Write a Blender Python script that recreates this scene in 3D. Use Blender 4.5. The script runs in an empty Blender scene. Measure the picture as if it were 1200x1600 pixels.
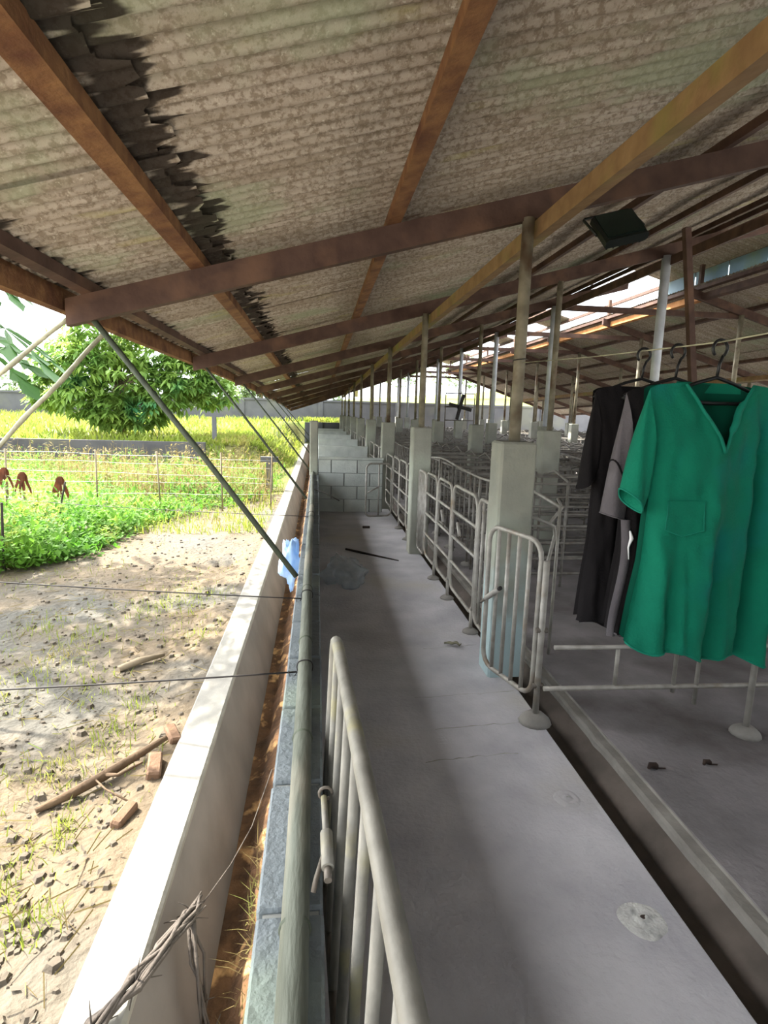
import bpy, math, random
from mathutils import Matrix, Vector, noise
random.seed(7)
SC = bpy.context.scene
COL = SC.collection
PI = math.pi

# ------------------------------------------------------------------ camera, sky, sun, exposure
cam_d = bpy.data.cameras.new('camera'); cam = bpy.data.objects.new('camera', cam_d); COL.objects.link(cam)
cam_d.sensor_fit = 'VERTICAL'; cam_d.sensor_height = 36.0; cam_d.lens = 36.0 * 900 / 1600
cam_d.clip_start = 0.02; cam_d.clip_end = 600
EYE = 1.56
vy = Vector((497 - 600, -(643 - 800), -900.0)).normalized()
vz = Vector((150.0, 5250.0, 900.0)).normalized()
vz = (vz - vy * vz.dot(vy)).normalized()
vx = vy.cross(vz)
rot = Matrix((vx, vy, vz))
cam.matrix_world = Matrix.Translation((0, 0, EYE)) @ rot.to_4x4()
SC.camera = cam

world = bpy.data.worlds.new('sky'); SC.world = world; world.use_nodes = True
bg = world.node_tree.nodes['Background']
bg.inputs['Strength'].default_value = 1.0
SUN = Vector((-0.55, 0.42, 0.69)).normalized()
# hazy bright sky with the natural glow of haze around the sun
wn, wl_ = world.node_tree.nodes, world.node_tree.links
tc = wn.new('ShaderNodeTexCoord'); dt = wn.new('ShaderNodeVectorMath'); dt.operation = 'DOT_PRODUCT'; dt.inputs[1].default_value = SUN
nm = wn.new('ShaderNodeVectorMath'); nm.operation = 'NORMALIZE'; wl_.new(tc.outputs['Generated'], nm.inputs[0]); wl_.new(nm.outputs[0], dt.inputs[0])
mx = wn.new('ShaderNodeMath'); mx.operation = 'MAXIMUM'; mx.inputs[1].default_value = 0; wl_.new(dt.outputs['Value'], mx.inputs[0])
pw = wn.new('ShaderNodeMath'); pw.operation = 'POWER'; pw.inputs[1].default_value = 9; wl_.new(mx.outputs[0], pw.inputs[0])
hz = wn.new('ShaderNodeMix'); hz.data_type = 'RGBA'; hz.clamp_factor = False; wl_.new(pw.outputs[0], hz.inputs[0])
hz.inputs[6].default_value = (1.75, 1.85, 1.97, 1); hz.inputs[7].default_value = (13.5, 13.4, 13.2, 1); wl_.new(hz.outputs[2], bg.inputs['Color'])
sun_d = bpy.data.lights.new('sun', 'SUN'); sun_d.energy = 9.0; sun_d.angle = 0.012; sun_d.color = (1.0, 0.93, 0.8)
sun = bpy.data.objects.new('sun', sun_d); COL.objects.link(sun)
sun.rotation_euler = SUN.to_track_quat('Z', 'Y').to_euler(); sun.location = (-20, 10, 35)
SC.view_settings.view_transform = 'Standard'; SC.view_settings.look = 'None'
SC.view_settings.exposure = 1.3; SC.view_settings.gamma = 1.0
SC.view_settings.use_curve_mapping = False

# ------------------------------------------------------------------ materials
def srgb(h):
    h = h.lstrip('#'); v = [int(h[i:i+2], 16) / 255 for i in (0, 2, 4)]
    return tuple(c / 12.92 if c <= .04045 else ((c + .055) / 1.055) ** 2.4 for c in v) + (1,)
MATS = {}
def mat(name, c1, c2=None, scale=6, rough=.8, bump=.15, metal=0, c3=None, s3=1.5, t3=(.55, .68), stretch=(1, 1, 1),
        trans=0, alpha=1, detail=6, bscale=None, objrand=0, transm=0, spec=.3):
    m = bpy.data.materials.new(name); m.use_nodes = True; nt = m.node_tree; N = nt.nodes; Lk = nt.links
    b = N['Principled BSDF']; b.inputs['Roughness'].default_value = rough; b.inputs['Metallic'].default_value = metal
    b.inputs['Specular IOR Level'].default_value = spec
    geo = N.new('ShaderNodeNewGeometry'); mp = N.new('ShaderNodeMapping'); mp.inputs['Scale'].default_value = stretch
    Lk.new(geo.outputs['Position'], mp.inputs['Vector'])
    def nz(sc, det=detail):
        n = N.new('ShaderNodeTexNoise'); n.inputs['Scale'].default_value = sc; n.inputs['Detail'].default_value = det
        Lk.new(mp.outputs['Vector'], n.inputs['Vector']); return n
    def ramp(src, a, c):
        r = N.new('ShaderNodeMapRange'); r.inputs['From Min'].default_value = a; r.inputs['From Max'].default_value = c
        Lk.new(src, r.inputs['Value']); return r.outputs['Result']
    def mix(fac, ca, cb):
        x = N.new('ShaderNodeMix'); x.data_type = 'RGBA'
        if isinstance(fac, float): x.inputs[0].default_value = fac
        else: Lk.new(fac, x.inputs[0])
        for i, c in ((6, ca), (7, cb)):
            if isinstance(c, tuple): x.inputs[i].default_value = c
            else: Lk.new(c, x.inputs[i])
        return x.outputs[2]
    col = srgb(c1)
    n1 = nz(scale)
    if c2: col = mix(ramp(n1.outputs['Fac'], .35, .65), col, srgb(c2))
    if c3:
        n3 = nz(s3, 4); col = mix(ramp(n3.outputs['Fac'], *t3), col, srgb(c3))
    if objrand:
        oi = N.new('ShaderNodeObjectInfo'); hv = N.new('ShaderNodeHueSaturation')
        Lk.new(ramp(oi.outputs['Random'], -1 / objrand, 1 / objrand + 1) if 0 else oi.outputs['Random'], hv.inputs['Value'])
        mr = N.new('ShaderNodeMapRange'); mr.inputs['To Min'].default_value = 1 - objrand; mr.inputs['To Max'].default_value = 1 + objrand
        Lk.new(oi.outputs['Random'], mr.inputs['Value']); Lk.new(mr.outputs['Result'], hv.inputs['Value'])
        if isinstance(col, tuple): hv.inputs['Color'].default_value = col
        else: Lk.new(col, hv.inputs['Color'])
        col = hv.outputs['Color']
    if isinstance(col, tuple): b.inputs['Base Color'].default_value = col
    else: Lk.new(col, b.inputs['Base Color'])
    if bump:
        nb = nz(bscale or scale * 4); bp = N.new('ShaderNodeBump'); bp.inputs['Strength'].default_value = bump; bp.inputs['Distance'].default_value = .02
        Lk.new(nb.outputs['Fac'], bp.inputs['Height']); Lk.new(bp.outputs['Normal'], b.inputs['Normal'])
    if transm: b.inputs['Transmission Weight'].default_value = transm
    if trans:
        tr = N.new('ShaderNodeBsdfTranslucent'); ms = N.new('ShaderNodeMixShader'); ms.inputs[0].default_value = trans
        if isinstance(col, tuple): tr.inputs['Color'].default_value = col
        else: Lk.new(col, tr.inputs['Color'])
        Lk.new(b.outputs[0], ms.inputs[1]); Lk.new(tr.outputs[0], ms.inputs[2]); Lk.new(ms.outputs[0], N['Material Output'].inputs['Surface'])
    if alpha < 1: b.inputs['Alpha'].default_value = alpha
    MATS[name] = m
    m['col'] = 0
    return m

mat('slab', '#b4b3b7', '#9f9ea3', 3, .85, .3, c3='#a9a6a2', s3=1.1, bscale=40)
mat('pen_slab', '#868284', '#696667', 2.2, .85, .5, c3='#575251', s3=1.7, t3=(.5, .7), bscale=30)
mat('channel', '#5e5650', '#4a443f', 5, .9, .3)
mat('ledge', '#8b8883', '#76736e', 7, .9, .4)
mat('wall_block', '#71787b', '#62696c', 6, .9, .5, c3='#7b857c', s3=2, bscale=50)
mat('cross_block', '#bfc3bd', '#adb2ad', 5, .9, .4, c3='#c0cac3', s3=1.2, bscale=40, objrand=.08)
mat('mortar', '#8a8c88', '#7b7d7a', 8, .95, .3)
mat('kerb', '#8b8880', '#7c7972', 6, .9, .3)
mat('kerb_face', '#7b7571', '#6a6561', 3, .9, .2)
mat('pillar', '#95958a', '#85867d', 4, .9, .3, c3='#9ea295', s3=1.3, bscale=40)
mat('steel', '#a39f97', '#86827b', 12, .55, .1, metal=.25, c3='#7a6a58', s3=5, t3=(.6, .75))
mat('steel_crate', '#86827b', '#6f6b65', 12, .6, .1, metal=.2, c3='#5f5448', s3=5, t3=(.55, .7))
mat('steel_gate', '#86837a', '#6f6c64', 10, .6, .15, metal=.15, c3='#8b8560', s3=6, t3=(.55, .7))
mat('steel_dark', '#6d675f', '#575048', 12, .6, .1, metal=.2)
mat('pipe', '#8d8674', '#6d6656', 9, .6, .15, metal=.2, c3='#5c4a3a', s3=4)
mat('pipe_white', '#c9cdd4', '#aeb4be', 6, .5, .05, metal=.15)
mat('rafter', '#58433a', '#46332c', 7, .75, .2, c3='#694f40', s3=2.5, metal=.1)
mat('purlin', '#86613f', '#6e4a30', 14, .8, .3, c3='#593726', s3=5, t3=(.5, .66), metal=0)
mat('beam', '#8f7350', '#7b6041', 9, .8, .2, c3='#7d7540', s3=2.5, t3=(.52, .7))
mat('rafter_sun_tint', '#c08a55', '#a86f40', 6, .8, .2)  # beam colour with orange sunlight painted in
mat('bamboo', '#60645a', '#4b4e43', 5, .7, .2, stretch=(6, 1, 6), c3='#7d796b', s3=1.2)
mat('bamboo_dark', '#4e5546', '#3d4338', 5, .7, .15, stretch=(6, 6, 1))
mat('bamboo_pale', '#a8a48a', '#747260', 9, .8, .2)
mat('wire', '#1c1a1a', '#2a2625', 20, .6, 0)
mat('wire_pale', '#c9ccd0', None, 5, .5, 0)
mat('dirt', '#695c4a', '#584d3e', 1.6, .95, 1.0, c3='#54514a', s3=.8, t3=(.46, .6), bscale=22)
mat('grass_ground', '#535c2c', '#5f5938', .6, .95, .6, c3='#7f9a3e', s3=.35, bscale=9)
mat('soil', '#75573d', '#4c3828', 9, .95, .8, bscale=30, c3='#c39a6a', s3=7, t3=(.58, .66))
mat('stone', '#665d50', '#544c42', 12, .95, .3, objrand=.15)
mat('grass', '#718430', '#87913b', 1.2, .8, 0, trans=.5, c3='#938950', s3=1)
mat('weed', '#4f7f2a', '#6f9838', 1.4, .7, 0, trans=.5, c3='#99a24c', s3=1.7)
mat('weed_dry', '#87794f', '#70633c', 2, .8, 0, trans=.4, c3='#6c873a', s3=1)
mat('leaf', '#2f5420', '#43692a', 2.0, .55, 0, trans=.28)
mat('leaf_mango', '#658a42', '#8fa850', 1.3, .5, 0, trans=.55, c3='#4a8658', s3=.8)
mat('leaf_far', '#77896a', '#8b9a78', .5, .7, 0, trans=.4, c3='#637c4c', s3=.3)  # paler greens: distance haze put into the leaf colour
mat('trunk', '#8b7d68', '#6f6350', 6, .9, .4)
mat('dead_leaf', '#6b3c28', '#4c2a1c', 9, .9, .1, trans=.2)
mat('hill', '#848e3a', '#727f33', .25, .9, .4, c3='#9c9c54', s3=.15, bscale=2)
mat('perimeter', '#5f5f62', '#545457', 1.5, .9, .3, c3='#686860', s3=.5)
mat('terrace', '#545254', '#464446', 1.5, .9, .4, c3='#605d4c', s3=.8)
mat('yard', '#c9c5bd', '#b5b1a8', .8, .9, .3)
mat('wood_stick', '#63503c', '#4c3c2c', 9, .9, .4)
mat('wood_dark', '#3a322c', '#2c2622', 9, .9, .2)
mat('brick', '#6f5643', '#5e4837', 9, .9, .4)
mat('vine', '#57504a', '#3f3934', 12, .9, .4)
mat('bag_blue', '#9fc0e6', '#c9dcf0', 9, .3, .3, trans=.4)
mat('bag_clear', '#dfe6ea', '#c6cfd4', 9, .12, .3, trans=.3, alpha=.14, spec=.6)
mat('straw_white', '#c9d0d2', None, 9, .4, 0)
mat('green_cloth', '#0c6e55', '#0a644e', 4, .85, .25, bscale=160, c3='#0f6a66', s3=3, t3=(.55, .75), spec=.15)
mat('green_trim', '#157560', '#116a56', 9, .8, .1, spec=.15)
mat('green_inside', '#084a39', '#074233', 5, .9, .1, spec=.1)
mat('grey_cloth', '#5d595c', '#504c4f', 8, .9, .2, bscale=160, spec=.1)
mat('black_cloth', '#191718', '#141213', 5, .9, .2, bscale=160, spec=.1)
mat('dark_print', '#171415', '#231d1d', 5, .8, .1, spec=.1)
mat('papaya_leaf', '#335826', '#466c30', 2.0, .55, 0, trans=.28)
mat('plastic_black', '#161616', None, 5, .4, 0)
mat('lamp_body', '#141a17', '#101412', 8, .45, .05)
mat('lamp_glass', '#0d1a17', '#15211c', 3, .2, 0)
mat('print_white', '#d8d8d8', None, 5, .6, 0)
mat('panel_blue', '#7f97a6', '#667c88', 1.8, .6, .1, trans=.3, c3='#7d8f7a', s3=1.2)
mat('patch_pale', '#c4c5c2', '#a9aaa8', 18, .9, .5, c3='#8d8d8b', s3=14)
mat('litter', '#61584c', '#4a433b', 14, .9, 0, trans=.1, c3='#6b6040', s3=9)
mat('manure', '#2f2622', '#3a2f29', 9, .95, .4)

def roof_mat(name, pale=0):
    m = bpy.data.materials.new(name); m.use_nodes = True; nt = m.node_tree; N = nt.nodes; Lk = nt.links
    b = N['Principled BSDF']; b.inputs['Roughness'].default_value = .92; b.inputs['Specular IOR Level'].default_value = .15
    geo = N.new('ShaderNodeNewGeometry'); pos = geo.outputs['Position']
    sep = N.new('ShaderNodeSeparateXYZ'); Lk.new(pos, sep.inputs[0])
    def nz(sc, stretch=(1, 1, 1), det=5, ro=.6):
        mp = N.new('ShaderNodeMapping'); mp.inputs['Scale'].default_value = stretch; Lk.new(pos, mp.inputs['Vector'])
        n = N.new('ShaderNodeTexNoise'); n.inputs['Scale'].default_value = sc; n.inputs['Detail'].default_value = det; n.inputs['Roughness'].default_value = ro
        Lk.new(mp.outputs[0], n.inputs['Vector']); return n.outputs['Fac']
    def rng(s, a, c, lo=0, hi=1):
        r = N.new('ShaderNodeMapRange'); r.interpolation_type = 'SMOOTHSTEP'
        for k, v in zip(('From Min', 'From Max', 'To Min', 'To Max'), (a, c, lo, hi)): r.inputs[k].default_value = v
        Lk.new(s, r.inputs['Value']); return r.outputs['Result']
    def mth(op, a, c):
        x = N.new('ShaderNodeMath'); x.operation = op
        for i, v in enumerate((a, c)):
            if isinstance(v, (int, float)): x.inputs[i].default_value = v
            else: Lk.new(v, x.inputs[i])
        return x.outputs[0]
    def mix(f, a, c):
        x = N.new('ShaderNodeMix'); x.data_type = 'RGBA'; Lk.new(f, x.inputs[0])
        for i, v in ((6, a), (7, c)):
            if isinstance(v, str): x.inputs[i].default_value = srgb(v)
            else: Lk.new(v, x.inputs[i])
        return x.outputs[2]
    base = mix(rng(nz(2.2, (.6, 6, 1)), .35, .65), '#b3a89c', '#9a8e80')
    base = mix(rng(nz(38, (1, 1, 1), 3, .7), .44, .62, 0, .8), base, '#7c6f60')
    base = mix(rng(nz(60, (1, 1, 1), 2), .62, .72, 0, .6), base, '#c9c0b2')
    base = mix(rng(nz(1.1), .53, .68, 0, .55), base, '#93a084')
    base = mix(rng(nz(1.5, (.7, 2.5, 1)), .6, .72, 0, .5), base, '#aea866')
    base = mix(rng(nz(1.3, (.5, 5, 1)), .66, .71, 0, .75), base, '#5a3c30')
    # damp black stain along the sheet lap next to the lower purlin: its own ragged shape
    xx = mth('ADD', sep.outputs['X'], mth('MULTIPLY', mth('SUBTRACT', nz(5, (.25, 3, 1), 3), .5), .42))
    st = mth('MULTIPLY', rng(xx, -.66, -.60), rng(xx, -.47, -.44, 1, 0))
    st = mth('MAXIMUM', st, mth('MULTIPLY', rng(xx, -1.31, -1.27), rng(xx, -1.20, -1.16, 1, 0)))  # second band at the eave: shade by the purlin, painted into the sheets
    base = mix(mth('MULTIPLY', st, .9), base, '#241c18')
    Lk.new(base, b.inputs['Base Color'])
    bp = N.new('ShaderNodeBump'); bp.inputs['Strength'].default_value = .3; bp.inputs['Distance'].default_value = .01
    Lk.new(nz(70), bp.inputs['Height']); Lk.new(bp.outputs[0], b.inputs['Normal'])
    MATS[name] = m
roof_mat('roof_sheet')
def dado_paint():
    m = MATS['pillar_blue']; nt = m.node_tree; N = nt.nodes; Lk = nt.links
    geo = N.new('ShaderNodeNewGeometry'); sep = N.new('ShaderNodeSeparateXYZ'); Lk.new(geo.outputs['Position'], sep.inputs[0])
    nz = N.new('ShaderNodeTexNoise'); nz.inputs['Scale'].default_value = 4; Lk.new(geo.outputs['Position'], nz.inputs['Vector'])
    ad = N.new('ShaderNodeMath'); ad.operation = 'MULTIPLY_ADD'; ad.inputs[1].default_value = 1.0; Lk.new(nz.outputs['Fac'], ad.inputs[0]); Lk.new(sep.outputs['Z'], ad.inputs[2])
    mr = N.new('ShaderNodeMapRange'); mr.inputs['From Min'].default_value = .80; mr.inputs['From Max'].default_value = 1.25; mr.inputs['To Min'].default_value = 1; mr.inputs['To Max'].default_value = 0; Lk.new(ad.outputs[0], mr.inputs['Value'])
    b = N['Principled BSDF']; src = b.inputs['Base Color'].links[0].from_socket
    x = N.new('ShaderNodeMix'); x.data_type = 'RGBA'; Lk.new(mr.outputs[0], x.inputs[0]); Lk.new(src, x.inputs[6]); x.inputs[7].default_value = srgb('#9fb3b5'); Lk.new(x.outputs[2], b.inputs['Base Color'])
mat('pillar_blue', '#8c8c80', '#7c7d74', 4, .9, .3, c3='#95998c', s3=1.3, bscale=40); dado_paint()

# ------------------------------------------------------------------ mesh builders
class MB:
    def __init__(s): s.v = []; s.f = []; s.sm = []; s.mi = []
    def add(s, vs, fs, smooth=False, mi=0):
        o = len(s.v); s.v += [tuple(p) for p in vs]; s.f += [tuple(i + o for i in q) for q in fs]
        s.sm += [smooth] * len(fs); s.mi += [mi] * len(fs); return s
    def box(s, c, d, M=None, mi=0):
        x, y, z = d[0] / 2, d[1] / 2, d[2] / 2
        vs = [Vector((sx * x, sy * y, sz * z)) for sz in (-1, 1) for sy in (-1, 1) for sx in (-1, 1)]
        if M is not None: vs = [M @ p for p in vs]
        c = Vector(c)
        return s.add([p + c for p in vs], [(0, 2, 3, 1), (4, 5, 7, 6), (0, 1, 5, 4), (2, 6, 7, 3), (0, 4, 6, 2), (1, 3, 7, 5)], mi=mi)
    def mm(s, a, b, mi=0):
        return s.box([(p + q) / 2 for p, q in zip(a, b)], [abs(q - p) for p, q in zip(a, b)], mi=mi)
    def cbox(s, a, b, ch=.008, mi=0):   # box with chamfered vertical and top edges
        x0, y0, z0 = a; x1, y1, z1 = b
        def ring(i, z): return [(x0 + i, y0, z), (x1 - i, y0, z), (x1, y0 + i, z), (x1, y1 - i, z), (x1 - i, y1, z), (x0 + i, y1, z), (x0, y1 - i, z), (x0, y0 + i, z)]
        def ins(i, z): return [(x0 + i + ch, y0 + ch, z), (x1 - i - ch, y0 + ch, z), (x1 - ch, y0 + i + ch, z), (x1 - ch, y1 - i - ch, z), (x1 - i - ch, y1 - ch, z), (x0 + i + ch, y1 - ch, z), (x0 + ch, y1 - i - ch, z), (x0 + ch, y0 + i + ch, z)]
        vs = ring(ch, z0) + ring(ch, z1 - ch) + ins(ch * .3, z1)
        fs = [(0, 7, 6, 5, 4, 3, 2, 1), tuple(range(16, 24))]
        for k in (0, 8): fs += [(k + i, k + (i + 1) % 8, k + 8 + (i + 1) % 8, k + 8 + i) for i in range(8)]
        return s.add(vs, fs, mi=mi)
    def tube(s, pts, r, n=8, closed=False, smooth=True, mi=0):
        P = [Vector(p) for p in pts]; m = len(P)
        R = r if isinstance(r, (list, tuple)) else [r] * m
        vs = []; up = None
        for i in range(m):
            if closed: t = P[(i + 1) % m] - P[i - 1]
            else: t = P[min(i + 1, m - 1)] - P[max(i - 1, 0)]
            t.normalize()
            if up is None:
                up = Vector((0, 0, 1)) if abs(t.z) < .9 else Vector((1, 0, 0))
            a = t.cross(up)
            if a.length < 1e-4: a = t.orthogonal()
            a.normalize(); b_ = a.cross(t).normalized(); up = b_
            vs += [P[i] + (a * math.cos(2 * PI * k / n) + b_ * math.sin(2 * PI * k / n)) * R[i] for k in range(n)]
        fs = []
        for i in range(m if closed else m - 1):
            j = (i + 1) % m
            fs += [(i * n + k, j * n + k, j * n + (k + 1) % n, i * n + (k + 1) % n) for k in range(n)]
        s.add(vs, fs, smooth, mi)
        if not closed:
            o = len(s.v) - len(vs)
            s.f += [tuple(o + k for k in range(n)), tuple(o + (m - 1) * n + n - 1 - k for k in range(n))]; s.sm += [False] * 2; s.mi += [mi] * 2
        return s
    def lathe(s, prof, c=(0, 0, 0), n=12, mi=0):
        vs = [(c[0] + r * math.cos(2 * PI * k / n), c[1] + r * math.sin(2 * PI * k / n), c[2] + z) for r, z in prof for k in range(n)]
        m = len(prof)
        fs = [(i * n + k, i * n + (k + 1) % n, (i + 1) * n + (k + 1) % n, (i + 1) * n + k) for i in range(m - 1) for k in range(n)]
        fs += [tuple(n - 1 - k for k in range(n)), tuple((m - 1) * n + k for k in range(n))]
        return s.add(vs, fs, True, mi)
    def grid(s, fn, nu, nv, smooth=True, mi=0):
        vs = [fn(i / nu, j / nv) for j in range(nv + 1) for i in range(nu + 1)]
        fs = [(j * (nu + 1) + i, j * (nu + 1) + i + 1, (j + 1) * (nu + 1) + i + 1, (j + 1) * (nu + 1) + i) for j in range(nv) for i in range(nu)]
        return s.add(vs, fs, smooth, mi)
    def mesh(s, name, mats):
        me = bpy.data.meshes.new(name); me.from_pydata(s.v, [], s.f)
        for m in (mats if isinstance(mats, (list, tuple)) else [mats]): me.materials.append(MATS[m])
        me.polygons.foreach_set('use_smooth', s.sm); me.polygons.foreach_set('material_index', s.mi); me.update()
        return me
    def build(s, name, mats, parent=None):
        return link(name, s.mesh(name, mats), parent)
def link(name, me, parent=None, loc=None, rz=None):
    o = bpy.data.objects.new(name, me); COL.objects.link(o)
    if parent is not None: o.parent = parent
    if loc is not None: o.location = loc
    if rz is not None: o.rotation_euler = (0, 0, rz)
    return o
def tag(o, label=None, cat=None, group=None, kind=None):
    for k, v in (('label', label), ('category', cat), ('group', group), ('kind', kind)):
        if v: o[k] = v
    return o
def thing(name, label, cat, loc=(0, 0, 0), rz=0, group=None):
    return tag(link(name, None, None, loc, rz), label, cat, group)
def struct(o, label=None): return tag(o, label, None, None, 'structure')
def holder(name, label): return struct(link(name, None), label)
def copy_tree(o, parent=None):
    c = o.copy(); COL.objects.link(c); c.parent = parent
    for ch in list(o.children): copy_tree(ch, c)
    return c
def jig(v, a): return v + random.uniform(-a, a)

BAY = 3.09
YS = [3.28 + BAY * k for k in range(9)]           # post lines along the barn (last 28.0)
Y0, Y1 = -1.1, 28.7
RY0 = -.9                                          # near end of the roof
APX, APZ = 5.5, 4.02
def slope(y): return .272 + .055 * max(0, y / 26) ** 2
def roofz(x, y): return APZ - slope(y) * abs(APX - x)

# ------------------------------------------------------------------ floor, channel, kerb, gutter
b = MB(); b.mm((.01, Y0, -.5), (1.165, Y1, 0))
fl = struct(b.build('floor', 'slab'), 'grey concrete walkway slab along the left wall')
# hairline joints across the walkway: thin raised/ragged cement seams
for yj, x0, x1 in ((2.95, .55, 1.14), (2.35, .5, .95), (3.62, .72, 1.1), (2.62, .6, 1.15)):
    b = MB(); n = 14
    b.tube([(x0 + (x1 - x0) * i / n, yj + .02 * noise.noise((i * .6, yj, 0)) + .05 * i / n, -.0008) for i in range(n + 1)], [.0012 + .0025 * random.random() for i in range(n + 1)], 5)
    b.build('seam', 'pillar', fl)
# drain channel and sloped ledge, pen floor
b = MB(); prof = [(1.165, -.12), (1.30, -.115), (1.385, -.045), (1.39, -.5), (1.165, -.5)]
vs = [(x, y, z) for y in (Y0, Y1) for x, z in prof]
b.add(vs, [(i, (i + 1) % 5, 5 + (i + 1) % 5, 5 + i) for i in range(5)] + [(4, 3, 2, 1, 0), (5, 6, 7, 8, 9)])
struct(b.build('drain_channel', 'channel'), 'dark drain channel between walkway and pens')
b = MB(); n = 90
def ledge(u, v):
    y = Y0 + (Y1 - Y0) * v
    w = .012 * noise.noise((y * 2.3, 1, 0)) + .008 * noise.noise((y * 7, 5, 0))
    P = [(1.385 + w, -.2), (1.385 + w, -.02), (1.40 + w, -.012), (1.445 + w * .5, -.014), (1.448 + w * .5, -.004), (1.47, -.002), (1.47, -.2)]
    return (P[round(u * 6)][0], y, P[round(u * 6)][1])
b.grid(ledge, 6, 240, False)
struct(b.build('trim_1', 'ledge'), 'worn cement lip along the drain channel')
b = MB(); b.mm((1.45, Y0, -.5), (12.2, Y1, 0)); struct(b.build('floor_pens', 'pen_slab'), 'dark concrete floor of the pig pens')
# round cement patches where posts once stood
for i, (x, y, r, l) in enumerate(((1.045, 2.06, .058, 'round cement patch with a rough centre, farther of two by the channel'), (1.035, 1.475, .075, 'round pale cement patch with a dark hole, nearest on the walkway'))):
    t = thing('cement_patch', l, 'patch', (x, y, 0))
    def disc(u, v):
        a, q = 2 * PI * u, r * v * (1 + .14 * noise.noise((math.cos(2 * PI * u) * 1.3, math.sin(2 * PI * u) * 1.3, i * 7.0)))
        h_ = .007 * (1 - v ** 3) + .006 * noise.noise((q * math.cos(a) * 45, q * math.sin(a) * 45, i + .5)) * (1 - v) + .003 * math.sin(v * 11) * (1 - v)
        return (q * math.cos(a), q * math.sin(a), max(-.001, h_) if v < .99 else -.001)
    MB().grid(disc, 28, 9).build('cement_ring', 'patch_pale' if i else 'slab', t)
    h = MB(); q0 = .016 if i else .010
    h.grid(lambda u, v: (q0 * v * math.cos(2 * PI * u) * (1 + .4 * noise.noise((u * 5, i, 0))) + .006, q0 * v * math.sin(2 * PI * u) * .7, .0095 - .0005 * v), 10, 2)
    h.build('post_hole', 'manure' if i else 'mortar', t)
# droppings on pen floor
for x, y, s, l in ((1.53, 2.22, 1, 'dark curled dropping on pen floor close to the channel'), (1.80, 2.23, .8, 'dark dropping with a twig on pen floor under the green shirt')):
    b = MB(); b.tube([(-.03 * s, 0, .012), (-.012 * s, .015, .016), (.008 * s, .005, .018), (.02 * s, .025, .012)], [.007, .014 * s, .016 * s, .006], 7)
    b.tube([(.01, .0, .01), (.045 * s, -.01, .014)], .003, 5)
    o = b.build('dropping', 'manure'); o.location = (x, y, 0); tag(o, l, 'dropping')

# kerb with its slanting inner face, and the gutter
b = MB(); prof = [(-.645, -.6), (-.645, .0), (-.635, .012), (-.485, .012), (-.475, .0)]
def strip(prof, name, m, lab, y0=Y0, y1=Y1, closed=True):
    q = MB(); k = len(prof); vs = [(x, y, z) for y in (y0, y1) for x, z in prof]
    fs = [(i + 1, i, k + i, k + i + 1) for i in range(k - 1)]
    q.add(vs, fs + [tuple(range(k)), tuple(range(2 * k - 1, k - 1, -1))]); return struct(q.build(name, m), lab)
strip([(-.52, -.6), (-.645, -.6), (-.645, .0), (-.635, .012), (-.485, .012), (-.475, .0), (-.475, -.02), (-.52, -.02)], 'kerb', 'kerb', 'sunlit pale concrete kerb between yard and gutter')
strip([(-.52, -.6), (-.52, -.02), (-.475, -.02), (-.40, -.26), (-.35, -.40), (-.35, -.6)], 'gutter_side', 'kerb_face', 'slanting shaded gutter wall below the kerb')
b = MB()
def gut(u, v):
    y = Y0 + (Y1 - Y0) * v; x = -.36 + .26 * u
    z = -.405 + .20 * max(0, (u - .3) / .7) ** .7 + .05 * noise.noise((x * 9, y * 4, 0)) * min(1, u * 3) + .03 * noise.noise((x * 25, y * 15, 3)) * min(1, u * 4)
    return (x, y, z)
b.grid(gut, 10, 420, True); struct(b.build('gutter_bed', 'soil'), 'dirt filled gutter bed beside the wall')

# left wall with its top course of blocks
b = MB(); b.mm((-.110, Y0, -.5), (.018, Y1, .395)); b.mm((-.10, Y0, .39), (.010, Y1, .582))
wl = struct(b.build('wall_left', 'mortar'), 'low concrete block wall along the walkway')
bm_ = MB().cbox((-.065, 0, 0), (.066, .388, .2), .006).mesh('block', 'wall_block')
for k in range(26):
    o = link('block', bm_, wl, (-.046 + jig(0, .002), Y0 + .4 * k + .1, .39 + jig(0, .002)))
MB().cbox((-.112, Y0 + 10.6, .4), (.02, Y1, .592), .006).build('coping', 'wall_block', wl)
# unseen wall added behind the camera to block fill light
b = MB(); x0, x1 = .02, 5.4
vs = [(x, y, z) for y in (Y0 + .1, Y0 + .25) for x, z in ((x0, -.1), (x1, -.1), (x1, roofz(x1, 0) - .1), (x0, roofz(x0, 0) - .1))]
b.add(vs, [(0, 1, 2, 3), (7, 6, 5, 4)] + [(i, 4 + i, 4 + (i + 1) % 4, (i + 1) % 4) for i in range(4)])
bw = MB(); bw.mm((12.2, Y0, -.1), (12.35, Y1, .85)); struct(bw.build('added_wall_right', 'pillar'), 'unseen low wall added on the far side to dim light')  # unseen low wall, added to dim light from the right
struct(b.build('added_wall_back', 'pillar'), 'unseen wall added behind the camera to block light')
# stub post at the end of the first wall stretch
o = MB().cbox((-.125, 9.0, .58), (.005, 9.14, 1.42), .015).build('stub_post', 'pillar'); tag(o, 'rough concrete stub post on the wall where the first stretch ends', 'post')

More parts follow.
